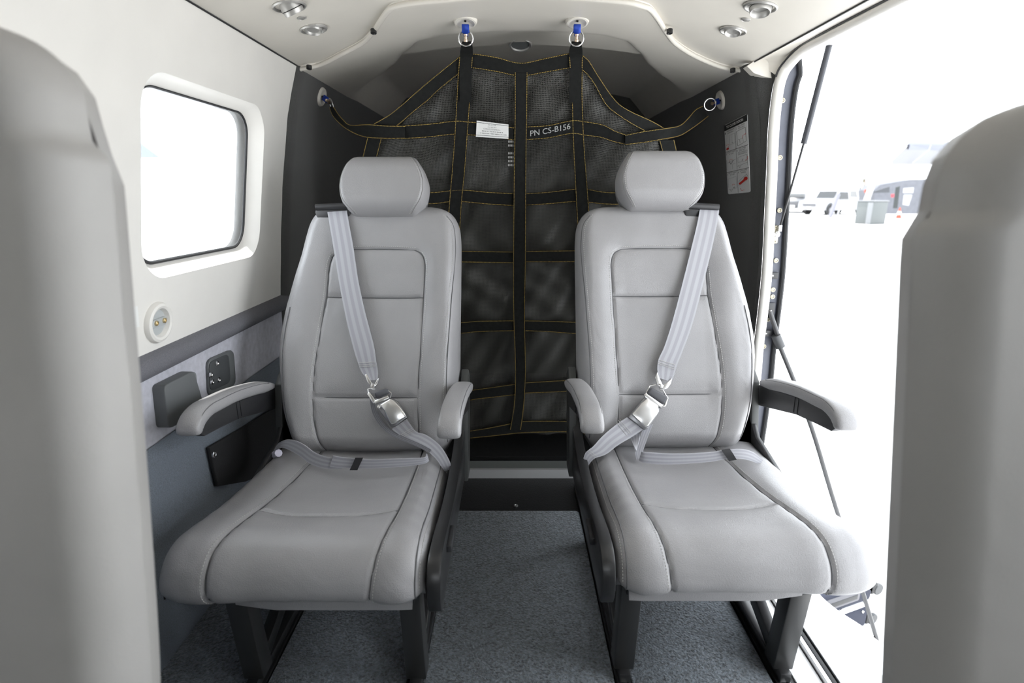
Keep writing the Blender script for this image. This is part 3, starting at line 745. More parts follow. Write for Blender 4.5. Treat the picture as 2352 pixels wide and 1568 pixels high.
    # --- side frames and legs
    m = MB(); pr = sm2([(.895, .245), (.882, .275), (.885, .315), (.91, .345), (.98, .35), (1.10, .335), (1.25, .333), (1.40, .36), (1.47, .42), (1.50, .43), (1.50, .30), (1.46, .25), (1.2, .245), (.895, .245)], 4)[:-1]
    m.prism([fr(-.258, y, z) for y, z in pr], fr(-.232, 0, 0) - fr(-.258, 0, 0)); sf = m.build('side_frame', BLACKM, root, bevel=.003, label='black metal side frame')
    MB().box(fr(-.262, 1.02, .318), .012, .075, .016).build('recline_lever', BLACKP, sf, bevel=.003)
    m = MB(); m.prism([fr(.236, y, z) for y, z in ((1.10, .245), (1.13, .30), (1.25, .325), (1.40, .36), (1.47, .42), (1.50, .43), (1.50, .30), (1.46, .25))], fr(.25, 0, 0) - fr(.236, 0, 0)); m.build('side_frame', BLACKM, root, bevel=.003)
    for uu in (-.258, .246):
        m = MB(); m.prism([fr(uu - .010, y, z) for y, z in ((1.40, .24), (1.47, .24), (1.545, .50), (1.50, .53), (1.455, .50))], fr(uu + .010, 0, 0) - fr(uu - .010, 0, 0)); m.build('back_bracket', mat('grey_black_bracket', (.045, .047, .046), .45), root, bevel=.003)
    for uu in (-.190, .145): leg_frame(fr, uu, root)
    armrest(fr, -.262, root); armrest(fr, .266, root, front=1.065)
    # --- shoulder belt guide
    g0 = bk.pt(.108, .636); ux = V((side, 0, 0))
    m = MB(); m.prism([g0 + ux * a_ + V((0, -.012, b_)) for a_, b_ in ((-.048, .010), (.046, .010), (.052, -.004), (.046, -.020), (.034, -.026), (-.040, -.026), (-.048, -.012))], V((0, .05, .004))); m.build('belt_guide', BLACKP, root, bevel=.005, seg=3, label='black belt guide on the backrest top')
    m = MB(); m.tube([g0 + ux * -.044 + V((0, -.014, .014)), g0 + ux * .046 + V((0, -.014, .010))], .009, 10); m.build('guide_roller', BLACKP, root)
    MB().box(fr(-.218, 1.43, .365), .022, .02, .016).build('hinge_bushing', mat('brass_bush', (.45, .36, .14), .4, metal=.6), root, bevel=.003)
    return fr, bk, cu, root
frL, bkL, cuL, seatL = make_seat(-.388, -1, 0.0, .652, -.034, 'grey leather passenger seat on the left beside the cream window wall')
frR, bkR, cuR, seatR = make_seat(.426, 1, .025, .670, -.010, 'grey leather passenger seat on the right beside the open door')

# --- two seats close to the camera (out of focus): only the inner edges of their tall backs show
def front_seat(cx, side, dz, lo, label):
    fr = Frame(cx, side, 0); root = thing('passenger_seat', label, 'seat', fr(0, .2, 0), 'forward seats close to the camera')
    oin = [(-.03, -.19), (0, -.205 - lo * .5), (.08, -.213 - lo), (.3, -.230 - lo * .6), (.48, -.244), (.545 + dz, -.248), (.568 + dz, -.2475), (.580 + dz, -.237), (.596 + dz, -.235), (.625 + dz, -.231), (.652 + dz, -.212), (.671 + dz, -.178), (.684 + dz, -.12), (.690 + dz, -.05)]
    bk = Back(fr, (.408, .42), 4.5, -.03, .690 + dz, oin, [(a, -b) for a, b in oin], T=.06, r=.035, rw=.03, nu=70, nw=110, wr=.3)
    bk.mesh(.7).build('backrest', LEATHER2, root, angle=70, label='tall taupe seat back with a rounded head pad')
    fr2 = Frame(cx, side, -.93, .03)
    cu = Cushion(fr2, .225, nu=50); cu.mesh().build('seat_cushion', LEATHER2, root, angle=70)
    for uu in (-.17, .17): leg_frame(Frame(cx, side, -.93), uu, root)
    m = MB(); m.prism([fr2(-.2, y, z) for y, z in ((.93, .262), (1.42, .262), (1.42, .222), (.93, .222))], fr2(.2, 0, 0) - fr2(-.2, 0, 0)); m.build('seat_pan', BLACKM, root)
    m = MB(); m.prism([fr(-.2, y, z) for y, z in ((.40, .23), (.47, .23), (.50, .50), (.43, .50))], fr(.2, 0, 0) - fr(-.2, 0, 0)); m.build('back_bracket', BLACKM, root)
front_seat(-.598, -1, .048, .012, 'blurred taupe seat back filling the left edge of the picture')
front_seat(.606, 1, -.012, .0, 'blurred taupe seat back filling the right edge of the picture')

# ================================================================== CARGO NET
YN = [(-.1, 2.01), (.1, 2.0), (.6, 1.975), (.9, 1.945), (1.1, 1.885), (1.25, 1.81), (1.33, 1.765), (1.42, 1.70)]
def ynet(x, z): return interp(YN, z) + .35 * max(0, abs(x - CXC) - .30) ** 1.3
def PN(px, py, off=0): return PF(px, py, lambda p: p.y - ynet(p.x, p.z) + off)
net = thing('cargo_net', 'black cargo net with amber stitching hanging behind the two rear seats', 'net', (CXC, 2.0, .03))
# open-weave panel: column-wise between the traced top edge and the foot
topL = [(832, 372), (842, 335), (862, 284), (915, 247), (1000, 178), (1055, 134), (1085, 124), (1195, 145), (1308, 124), (1340, 130), (1375, 178), (1410, 228), (1440, 252), (1500, 280), (1530, 300), (1552, 335), (1560, 372)]
T3 = [PN(*p) for p in topL]
xs_t = [p.x for p in T3]; zs_t = [p.z for p in T3]
for i in range(1, len(xs_t)): xs_t[i] = max(xs_t[i], xs_t[i - 1] + 1e-4)
zfoot = PN(1185, 998).z; CELL = .0047
rows = []; uvs = []
for i in range(101):
    f = i / 100; row = []; uv = []
    for x in np.linspace(xs_t[0] + .004, xs_t[-1] - .004, 121):
        zt = float(np.interp(x, xs_t, zs_t)) - .006; z = zfoot + (zt - zfoot) * f
        wv_ = .006 * math.sin(x * 34 + 5 * math.sin(z * 9)) * math.sin(z * 26 + x * 9) + .005 * math.sin(z * 17 + 8 * x + 1) + .004 * math.sin(x * 70 - z * 40)
        row.append(V((x, ynet(x, z) + wv_ + .012, z)))
        uv.append(((x + .10 * wv_) / CELL, (z + .25 * wv_ + .004 * math.sin(x * 23)) / CELL))
    rows.append(row); uvs.append(uv)
MB().grid(rows, uvs).build('mesh_panel', MESHM, net, label='open weave black mesh of the net', fixn=False)
FWD = V((0, -1, 0))
def strap(name, A, B, off, ends=True, stitch=True, lbl=None):
    A3 = [PN(*p, off) for p in A]; B3 = [PN(*p, off) for p in B]
    return strap3(name, A3, B3, stitch, lbl)
def strap3(name, A3, B3, stitch=True, lbl=None, n=6):
    m = MB(); a, b, top = ribbon(m, A3, B3, .0024, n, nw=3)
    o = m.build(name, NETB, net, label=lbl)
    if stitch:
        for e, q in ((a, b), (b, a)):
            st = MB(); pts = [p.lerp(r_, .05) + V((0, -.0022, 0)) for p, r_ in zip(e, q)]
            dashes(st, pts, FWD, .0024, .0022, .0015, .0009); st.build('stitching', YEL, o, kind='stuff')
    return o
def ext(p, x, dz=0):                          # pixel of the same strap further outboard, behind the seats
    q = PN(*p); return V((x, ynet(x, q.z + dz) , q.z + dz))
# horizontal straps
def hstrap(U, L, xl=None, xr=None, off=.006, lbl=None):
    A = [PN(*p, off) for p in U]; B = [PN(*p, off) for p in L]
    if xl is not None: A = [V((xl, ynet(xl, A[0].z) - off, A[0].z))] + A; B = [V((xl, ynet(xl, B[0].z) - off, B[0].z))] + B
    if xr is not None: A += [V((xr, ynet(xr, A[-1].z) - off, A[-1].z))]; B += [V((xr, ynet(xr, B[-1].z) - off, B[-1].z))]
    return strap3('cross_strap', A, B, True, lbl)
XL, XR = xs_t[0] + .01, xs_t[-1] - .01
hstrap([(1062, 124), (1088, 123), (1140, 131), (1195, 144), (1250, 134), (1308, 122), (1325, 122)], [(1062, 156), (1088, 158), (1140, 166), (1195, 176), (1250, 168), (1308, 158), (1325, 157)])
hstrap([(925, 288), (985, 284), (1045, 277), (1077, 279), (1130, 284), (1185, 293), (1213, 290), (1260, 287), (1312, 276), (1342, 278), (1385, 286), (1412, 300), (1440, 310)],
       [(925, 320), (985, 316), (1040, 310), (1075, 311), (1130, 316), (1185, 323), (1213, 322), (1260, 318), (1313, 308), (1343, 312), (1380, 317), (1408, 326), (1440, 333)])
hstrap([(985, 441), (1030, 437), (1065, 435), (1120, 440), (1180, 443), (1210, 443), (1260, 440), (1320, 433), (1352, 434), (1405, 441)],
       [(985, 469), (1027, 465), (1060, 464), (1125, 470), (1180, 473), (1210, 472), (1260, 469), (1320, 464), (1355, 466), (1405, 470)], XL, XR)
hstrap([(1040, 575), (1100, 576), (1180, 577), (1205, 576), (1260, 575), (1350, 574)], [(1040, 602), (1100, 603), (1180, 604), (1205, 602), (1260, 602), (1350, 601)], XL, XR)
hstrap([(1040, 739), (1100, 736), (1180, 735), (1205, 735), (1260, 736), (1350, 738)], [(1040, 766), (1100, 762), (1180, 760), (1205, 760), (1260, 762), (1350, 767)], XL, XR)
hstrap([(1040, 898), (1100, 892), (1180, 881), (1210, 877), (1260, 874), (1350, 869)], [(1040, 922), (1100, 916), (1180, 907), (1210, 903), (1260, 901), (1350, 896)], XL, XR)
hstrap([(1040, 990), (1100, 985), (1150, 976), (1200, 966), (1260, 965), (1330, 965)], [(1040, 1007), (1100, 1004), (1150, 999), (1200, 994), (1260, 992), (1330, 990)], XL, XR)
# vertical straps, in front of the cross straps
def vstrap(U, lbl=None, off=.010):
    return strap3('upright_strap', [PN(a, y, off) for a, b, y in U], [PN(b, y, off) for a, b, y in U], True, lbl, 5)
vstrap([(1055, 1087, 128), (1051, 1083, 180), (1048, 1080, 235), (1043, 1074, 320), (1037, 1068, 400), (1031, 1061, 470), (1026, 1056, 560), (1020, 1050, 700), (1014, 1044, 850), (1010, 1040, 995)])
vstrap([(1182, 1212, 168), (1182, 1211, 260), (1180, 1209, 400), (1178, 1208, 600), (1179, 1206, 730), (1183, 1208, 850), (1180, 1204, 930), (1171, 1197, 985)])
vstrap([(1306, 1339, 128), (1310, 1338, 180), (1313, 1338, 230), (1316, 1342, 330), (1322, 1351, 450), (1328, 1358, 560), (1334, 1364, 700), (1340, 1370, 850), (1344, 1374, 995)])
vstrap([(843, 878, 318), (832, 866, 365), (815, 848, 450), (812, 845, 600), (810, 843, 800), (812, 845, 990)], off=.004)
vstrap([(1513, 1549, 322), (1524, 1558, 365), (1540, 1572, 450), (1542, 1574, 600), (1544, 1576, 800), (1542, 1574, 990)], off=.004)
# diagonal top straps
strap('diagonal_strap', [(1060, 126), (1000, 174), (955, 212), (915, 247), (890, 266), (858, 284)], [(1060, 166), (1010, 206), (985, 230), (950, 258), (925, 280), (905, 296)], .003)
strap('diagonal_strap', [(1334, 124), (1352, 139), (1375, 176), (1410, 226), (1440, 251), (1500, 279), (1532, 298)], [(1334, 160), (1348, 172), (1365, 194), (1393, 243), (1430, 272), (1462, 292), (1490, 306)], .003)
# folded loops at the top rings
def loop3(A, B):
    m = MB(); ribbon(m, A, B, .005, 5, nw=3); return m.build('strap_loop', NETB, net)
hookL, hookR = PSH(1069, 47), PSH(1326, 47)
for sgn, hp, xs in ((0, hookL, ((1056, 1086), (1060, 1085))), (1, hookR, ((1307, 1338), (1311, 1336)))):
    yy = hp.y + .004
    a = [PN(xs[0][0], 235, .014), PN(xs[0][0] + (0 if sgn == 0 else 1), 180, .014), PN(xs[0][0], 125, .012), PD(xs[1][0], 105, yy + .012), PD(xs[1][0] + 2, 97, yy + .010)]
    b = [PN(xs[0][1] - 4, 235, .014), PN(xs[0][1] - 2, 180, .014), PN(xs[0][1], 125, .012), PD(xs[1][1], 105, yy + .012), PD(xs[1][1] - 2, 97, yy + .010)]
    loop3(a, b)
# tie straps to the wall anchors
ancL, ancR = PW(737, 222, -1, .012), PW(1657, 230, 1, .012)
endL = PN(925, 303, .010); endR = PN(1440, 321, .010)
def tie(U, L, y0, y1):
    n = len(U); A = [PD(p[0], p[1], y0 + (y1 - y0) * i / (n - 1)) for i, p in enumerate(U)]; B = [PD(p[0], p[1], y0 + (y1 - y0) * i / (n - 1)) for i, p in enumerate(L)]
    xe = min(abs(A[-1].x), .30); 
    def front(p): q = ynet(p.x, p.z) - .013; return V((p.x, q, p.z)) if (abs(p.x - CXC) < .50 and p.y > q) else p
    def slide(px, p):                          # keep the pixel, move to the face of the net
        q = front(p); return PD(px[0], px[1], q.y) if q.y != p.y else p
    A = [slide(u_, p) for u_, p in zip(U, A)]; B = [slide(u_, p) for u_, p in zip(L, B)]
    return strap3('tie_strap', A, B)
tie([(766, 243), (775, 258), (788, 274), (805, 287), (845, 285), (885, 288), (930, 289)], [(757, 247), (763, 264), (777, 281), (800, 299), (835, 315), (880, 319), (930, 319)], ancL.y - .03, endL.y)
tie([(1613, 243), (1596, 252), (1578, 273), (1560, 288), (1530, 294), (1480, 301), (1436, 310)], [(1627, 268), (1608, 283), (1588, 297), (1560, 313), (1520, 321), (1480, 328), (1436, 333)], ancR.y - .03, endR.y)
# white maker's tag and the stencilled part number
tagc = [PN(1093, 314, .013), PN(1168, 319, .013), PN(1168, 286, .013), PN(1095, 277, .013)]
m = MB(); m.prism(tagc, V((0, -.0012, 0))); tg = m.build('label_tag', WHITE, net, smooth=False, label='small white sewn label with lettering')
def tfn(u, v): return bil(tagc, u, v) + V((0, -.0021, 0))
m = MB()
text_on(m, 'CARGO SYSTEMS, Inc.', tfn, .22, .49, .54, .10)
for u0, v0, u1, h_ in ((.36, .80, .60, .05), (.36, .66, .62, .05), (.18, .37, .80, .06), (.13, .23, .93, .055)):   # lines too small to read
    u = u0
    while u < u1:
        w_ = random.uniform(.012, .03); m.add([tfn(u, v0), tfn(u + w_, v0), tfn(u + w_, v0 + h_), tfn(u, v0 + h_)], [(0, 1, 2, 3)]); u += w_ + random.choice((.012, .014, .03))
m.build('label_text', GREYINK, tg, smooth=False, kind='stuff')
for v in (.10, .885):
    m = MB(); m.add([tfn(0, v), tfn(1, v), tfn(1, v + .025), tfn(0, v + .025)], [(0, 1, 2, 3)]); m.build('label_line', INK, tg, smooth=False)
stc = [PN(1216, 313, .012), PN(1311, 295, .012), PN(1311, 286, .012), PN(1216, 302, .012)]
def spath(u):
    px = 1218 + u * 92; base = 313 - 17 * (u ** 1.0) - 3.0 * math.sin(PI * u) * (-.3); return px, base
def sfn(u, v):
    px, by = spath(u); return PN(px, by - v * 13, .0125)
m = MB(); text_on(m, 'PN CS-B156', sfn, 0, 0, 1, 1, False); m.build('stencil_text', mat('stencil_white', (.45, .45, .44), .7), net, smooth=False, label='white stencilled part number on the strap', kind='stuff')
stw = webbing('worn_white_print', (.35, .35, .34), (.40, .40, .38), 2)
m = MB()
for k in range(7):
    y0 = 325 + k * 9
    if k == 2: continue
    for q in range(4): m.box(PN(1168 + q * 3.4, y0, .009), .0028, .001, .006)
m.build('faded_print', mat('faded_white', (.32, .32, .31), .7), net, smooth=False, kind='stuff')

# ---- ceiling and wall anchors with blue clips and rings
def clip(parent_name, c, d, ringc, ringn, nrm, lab, gap=.03):
    """c: cup centre on the panel; d: direction of pull; ringc: ring centre"""
    cup = thing('net_anchor', lab, 'anchor', c, 'net anchor cups')
    MB().lathe([(.031, -.004), (.031, .002), (.028, .008), (.024, .009), (.019, .005), (.012, .002), (0, .001)], c, nrm, 24).build('cup', CREAM, cup, label='cream anchor cup')
    d = V(d).normalized(); sd_ = d.cross(V((0, 1, 0))).normalized(); up = sd_.cross(d)
    p = V(c) + nrm * .006
    b = MB().box(p + d * .010 + nrm * .004, .021, .019, .011, d, sd_, up).build('clip_body', BLUE, cup, bevel=.002, label='blue anodised clip')
    MB().box(p + d * .024 + up * .001, .014, .013, .007, d, sd_, up).build('clip_jaw', BLUE, cup, bevel=.001)
    MB().lathe([(.0055, 0), (.0055, .004), (.004, .005), (.004, .012), (.0055, .013), (.0055, .018), (0, .018)], p + d * .026 - up * .004, d, 14).build('clip_bolt', mat('copper_bolt', (.70, .55, .42), .3, metal=1), cup)
    R_ = .0185; rn = V(ringn).normalized(); a1 = rn.orthogonal().normalized(); a2 = rn.cross(a1)
    MB().tube([V(ringc) + (a1 * math.cos(2 * PI * k / 28) + a2 * math.sin(2 * PI * k / 28)) * R_ for k in range(28)], .0022, 8, closed=True).build('ring', CHROME, net, label='steel ring of the net')
    MB().lathe([(.003, -.001), (.003, .002), (0, .002)], V(c) + nrm * .008 - d * .006, nrm, 10).build('cup_screw', BLACKM, cup)
rl, rr = PD(1070, 88, hookL.y + .008), PD(1324, 88, hookR.y + .008)
clip('c', hookL, rl - hookL, rl, (0, 1, .15), V((0, -.25, -1)).normalized(), 'cream ceiling cup with a blue clip, left of the round lamp')
clip('c', hookR, rr - hookR, rr, (0, 1, .15), V((0, -.25, -1)).normalized(), 'cream ceiling cup with a blue clip, right of the round lamp')
rl, rr = PD(761, 240, ancL.y - .03), PD(1631, 240, ancR.y - .03)
clip('c', ancL, rl - ancL, rl, (1, .55, .3), V((1, -.05, -.3)).normalized(), 'cream wall cup with a blue clip on the left charcoal panel')
clip('c', ancR, rr - ancR, rr, (.15, 1, .2), V((-1, -.05, -.3)).normalized(), 'cream wall cup with a blue clip on the right charcoal panel')

# ================================================================== CEILING FITTINGS
def vent(px, py, r, lab, aim, big=False):
    c = PCEIL(px, py); n = V((-(c.x - CXC) * .30, 0, -1)).normalized()
    o = thing('ceiling_vent' if big else 'reading_light', lab, 'air vent' if big else 'light', c, 'overhead air vents' if big else 'overhead reading lights')
    MB().lathe([(r, 0), (r, .003), (r * .93, .0055), (r * .86, .005), (r * .80, .001), (r * .76, -.004)], c, n, 32).build('bezel', SILVER, o, label='silver bezel ring')
    MB().lathe([(r * .80, -.003), (r * .7, -.012), (.0, -.014)], c, n, 28).build('socket', mat('shaded_silver', (.36, .355, .34), .35, metal=.5), o)
    a = (n + V(aim)).normalized()
    q = r * .60
    nz = MB().lathe([(q * 1.05, -.012), (q * 1.08, .002), (q, .014 if big else .008), (q * .93, .0165 if big else .0095), (q * .84, .015 if big else .008), (q * .72, .004), (0, .0015)], c + V(aim) * r * .25, a, 28).build('nozzle', SILVER, o, label='tilting silver nozzle')
    if big: MB().tube([c + V(aim) * r * .25 + a * .006 + (a.orthogonal().normalized() * math.cos(2 * PI * k / 26) + a.cross(a.orthogonal().normalized()) * math.sin(2 * PI * k / 26)) * q * 1.06 for k in range(26)], .0009, 5, closed=True).build('nozzle_groove', BLACKM, nz)
    return o
vent(664, 12, .037, 'larger silver air vent in the headliner on the left', (.25, .45, 0), True)
vent(720, 65, .034, 'silver reading light in the headliner on the left', (-.1, -.25, 0))
vent(1747, 14, .037, 'larger silver air vent in the headliner on the right', (.0, -.25, 0), True)
vent(1684, 69, .034, 'silver reading light in the headliner on the right', (-.05, -.2, 0))
for px, py, s_ in ((693, 40, 'left'), (1713, 44, 'right')):
    c = PCEIL(px, py); n = V((-(c.x - CXC) * .3, 0, -1)).normalized()
    o = thing('light_switch', 'small round silver button in the headliner on the ' + s_, 'switch', c, 'overhead light switches')
    MB().lathe([(.011, 0), (.011, .002), (.009, .003), (.008, .001)], c, n, 20).build('ring', SILVER, o); MB().lathe([(.0078, -.002), (.0078, .0025), (.006, .0035), (0, .0038)], c, n, 20).build('button', SILVER, o)
c = PD(1195, 101, 1.93); n = V((0, -.30, -1)).normalized()
o = thing('dome_lamp', 'round dark ceiling lamp with a silver rim between the two ceiling cups', 'lamp', c)
MB().lathe([(.030, -.07), (.034, -.004), (.036, .003), (.034, .007), (.030, .006), (.028, .001)], c, n, 32).build('rim', SILVER, o)
MB().lathe([(.0285, .002), (.02, .0005), (0, 0)], c, n, 28).build('lens', DARKP, o)

# ================================================================== LEFT WALL FITTINGS
def wplate(corners, off, th, m, name, par, bev=.004, seg=3, label=None, rr=.0):
    pts = [PW(px, py, -1, off) for px, py in corners]
    _, _, n = wall_frame(pts[0], -1)
    return MB().prism(pts, n * th).build(name, m, par, bevel=bev, seg=seg, label=label)
def rpoly(c, k=.16):                          # round the corners of a pixel quad
    out = []
    for i in range(len(c)):
        p, a, b = V((*c[i], 0)), V((*c[i - 1], 0)), V((*c[(i + 1) % len(c)], 0))
        s0, s1 = p + (a - p) * k, p + (b - p) * k
        for t in (0, .33, .67, 1): out.append(tuple(((s0 * (1 - t) ** 2 + p * 2 * t * (1 - t) + s1 * t * t)).xy))
    return out
c = PW(360, 740, -1, 0); ax, up, n = wall_frame(c, -1)
o = thing('wall_socket', 'round cream recessed socket with two brass screws on the left wall', 'socket', c)
MB().lathe([(.044, -.002), (.044, .004), (.041, .010), (.036, .012), (.031, .010), (.028, .003), (.027, .000)], c, n, 36, ex=1.0, xdir=ax).build('bezel', WHITEP, o, label='cream bezel ring')
MB().lathe([(.028, .0005), (.028, .0015), (0, .0015)], c, n, 28).build('recess_plate', mat('pale_grey_plate', (.45, .47, .47), .4), o)
m = MB(); m.box(c + n * .003, .050, .018, .008, ax, up, n); m.build('bridge', mat('pale_grey_plate', (.45, .47, .47), .4), o, bevel=.003)
for k in (-1, 1): MB().lathe([(.0055, 0), (.0055, .003), (.003, .004), (.002, .002), (0, .002)], c + n * .007 + ax * .014 * k + up * .002, n, 12).build('brass_screw', BRASS, o)
o = wplate([(303, 752), (318, 750), (314, 702), (300, 704)], -.001, .002, WHITE, 'wall_card', None, 0)
finish(o, 'small white card on the liner left of the round socket', 'card')
# fold-out box
o = thing('wall_box', 'dark grey square box mounted on the pale felt band', 'box', PW(400, 980, -1, 0))
wplate(rpoly([(347, 885), (418, 850), (447, 945), (358, 984)], .10), -.001, .028, DARKP, 'box_body', o, .004)
wplate(rpoly([(363, 890), (440, 851), (449, 946), (372, 978)], .10), .012, .012, mat('dark_grey_lid', (.20, .215, .215), .5, bump=.25, bscale=600), 'box_lid', o, .004, label='flat textured lid')
# screw plate
o = thing('wall_plate', 'dark rounded plate with four screws beside the square box', 'plate', PW(505, 880, -1, 0))
wplate(rpoly([(470, 826), (530, 800), (536, 884), (474, 912)], .2), -.001, .009, DARKP, 'plate_rim', o, .003)
wplate(rpoly([(479, 832), (524, 811), (529, 878), (482, 899)], .2), .008, .0015, mat('dark_plate_face', (.06, .064, .067), .5), 'plate_face', o, .0005)
for px, py in ((497, 834), (501, 872), (483, 860), (486, 877)):
    p = PW(px, py, -1, .010); _, _, n = wall_frame(p, -1)
    MB().lathe([(.0068, 0), (.0068, .003), (.004, .0042), (.0025, .0025), (0, .0025)], p, n, 14).build('screw', CHROME, o)
# map pocket
o = thing('wall_pocket', 'black fabric pocket with a press stud on the lower left wall', 'pocket', PW(540, 1110, -1, 0))
cp = [(472, 1027), (545, 985), (610, 945), (660, 920), (665, 1060), (560, 1105), (492, 1117)]
m = MB(); pts = [PW(px, py, -1, .008) for px, py in cp]; m.prism(pts, V((.010, 0, 0))); m.build('pocket_flap', mat('black_cloth', (.012, .012, .013), .9, bump=.4, bscale=300), o, bevel=.003)
p = PW(490, 1043, -1, .019); MB().lathe([(.0085, 0), (.0085, .003), (.006, .0045), (.004, .003), (0, .003)], p, V((1, 0, 0)), 16).build('press_stud', CHROME, o)

# ================================================================== PLACARD
pc = [PW(1673, 446, 1, .0135), PW(1724, 441, 1, .0135), PW(1717, 261, 1, .0135), PW(1664, 288, 1, .0135)]
nn = V((-1, 0, -.2)).normalized()
o = thing('door_placard', 'white instruction placard headed TO CLOSE DOOR on the right charcoal panel', 'placard', pc[0])
m = MB(); N_ = 12
pts = [bil(pc, u, v) for u, v in ((.06, 0), (.94, 0), (.985, .006), (1, .02), (1, .98), (.985, .994), (.94, 1), (.06, 1), (.015, .994), (0, .98), (0, .02), (.015, .006))]
m.prism(pts, nn * .0012); m.build('card', mat('placard_white', (.80, .80, .80), .45), o, smooth=False)
def pf(u, v, k=.0018): return bil(pc, u, v) + nn * k
def pq(name, rects, mt):
    m = MB()
    for (u0, v0, u1, v1) in rects: m.add([pf(u0, v0), pf(u1, v0), pf(u1, v1), pf(u0, v1)], [(0, 1, 2, 3)])
    return m.build(name, mt, o, smooth=False, kind='stuff')
hd_ = pq('header_band', [(0.0, .915, 1, .996)], INK); del hd_['kind']
m = MB(); text_on(m, 'TO CLOSE DOOR:', lambda u, v: pf(u, v, .0028), .12, .938, .74, .034, True); m.build('header_text', WHITE, o, smooth=False, kind='stuff')
pq('rules', [(.485, 0.01, .497, .915), (0, .612, 1, .618), (0, .318, 1, .324)], INK)
m = MB()
for t, u0, v0, w_, h_ in (('1', .03, .865, .03, .028), ('STOW EXTERIOR', .12, .885, .34, .018), ('DOOR HANDLE', .15, .858, .28, .018), ('2', .53, .865, .03, .028), ('PULL LOWER', .62, .885, .28, .018), ('DOOR SHUT', .63, .858, .26, .018),
        ('3', .03, .570, .03, .028), ('ROTATE HANDLE', .10, .588, .36, .018), ('TO "CLOSE"', .16, .562, .22, .018), ('4', .53, .570, .03, .028), ('PULL UPPER', .62, .588, .28, .016), ('DOOR SHUT', .63, .565, .26, .016), ('WITH HANDLE IN', .56, .542, .40, .016), ('OPEN POSITION', .57, .519, .38, .016),
        ('5', .03, .276, .03, .028), ('ROTATE HANDLE', .10, .294, .36, .018), ('TO "CLOSE"', .16, .268, .22, .018), ('6', .53, .276, .03, .028), ('LATCH UPPER', .62, .294, .30, .018), ('HANDLE', .66, .268, .2, .018)):
    text_on(m, t, lambda u, v: pf(u, v, .0022), u0, v0, w_, h_)
m.build('instruction_text', INK, o, smooth=False, kind='stuff')
def pline(mb, pts, wd=.006):
    for (a, b), (c_, d) in zip(pts, pts[1:]):
        L = math.hypot(c_ - a, (d - b) * 3.4); nx, ny = -(d - b) * 3.4 / L * wd, (c_ - a) / L * wd / 3.4
        mb.add([pf(a - nx, b - ny, .0021), pf(c_ - nx, d - ny, .0021), pf(c_ + nx, d + ny, .0021), pf(a + nx, b + ny, .0021)], [(0, 1, 2, 3)])
m = MB()
pline(m, [(.22, .70), (.22, .83), (.46, .83), (.46, .70), (.22, .70)], .004); pline(m, [(.34, .71), (.34, .82)], .003); pline(m, [(.32, .715), (.38, .715)], .01)
pline(m, [(.57, .65), (.55, .84), (.92, .845), (.93, .67), (.60, .645), (.57, .65)], .009); pline(m, [(.68, .67), (.66, .72), (.60, .73)], .006); pline(m, [(.66, .72), (.80, .73), (.82, .67)], .005)
pline(m, [(.03, .35), (.03, .50)], .006); pline(m, [(.05, .455), (.47, .48)], .006); pline(m, [(.17, .465), (.23, .425), (.36, .475)], .014); pline(m, [(.30, .35), (.30, .42), (.47, .425)], .004)
pline(m, [(.55, .425), (.56, .49), (.92, .50), (.92, .42), (.55, .425)], .005); pline(m, [(.52, .375), (.95, .395)], .006); pline(m, [(.58, .378), (.62, .345), (.68, .38)], .006); pline(m, [(.95, .36), (.95, .50)], .006); pline(m, [(.72, .43), (.78, .455)], .012)
pline(m, [(.06, .09), (.06, .225), (.44, .24), (.44, .09)], .004); pline(m, [(.04, .065), (.46, .08)], .006); pline(m, [(.12, .068), (.18, .035), (.26, .073)], .006); pline(m, [(.28, .09), (.36, .095)], .018)
pline(m, [(.55, .10), (.56, .17), (.90, .245), (.93, .21)], .006)
m.build('line_drawings', GREYINK, o, smooth=False, kind='stuff')
m = MB()
pline(m, [(.56, .125), (.86, .185)], .05)
for q in range(16):
    a0, a1 = 2 * PI * q / 16, 2 * PI * (q + 1) / 16
    m.add([pf(.85, .188, .0024), pf(.85 + .085 * math.cos(a0), .188 + .025 * math.sin(a0), .0024), pf(.85 + .085 * math.cos(a1), .188 + .025 * math.sin(a1), .0024)], [(0, 1, 2)])
    m.add([pf(.12, .655, .0024), pf(.12 + .065 * math.cos(a0), .655 + .017 * math.sin(a0), .0024), pf(.12 + .065 * math.cos(a1), .655 + .017 * math.sin(a1), .0024)], [(0, 1, 2)])
for cx_, cy_, ra, a0, a1 in ((.12, .695, .07, -60, 120), (.88, .735, .10, 60, 190), (.24, .475, .07, 10, 170), (.88, .455, .09, 30, -80), (.30, .12, .06, 20, 150), (.70, .06, .09, 170, 300)):
    for q in range(5):
        a = math.radians(a0 + (a1 - a0) * q / 4); b = a + math.radians(16 if a1 > a0 else -16)
        pline(m, [(cx_ + ra * math.cos(a), cy_ + ra / 3.4 * math.sin(a)), (cx_ + ra * math.cos(b), cy_ + ra / 3.4 * math.sin(b))], .016)
m.build('red_marks', RED, o, smooth=False, kind='stuff')

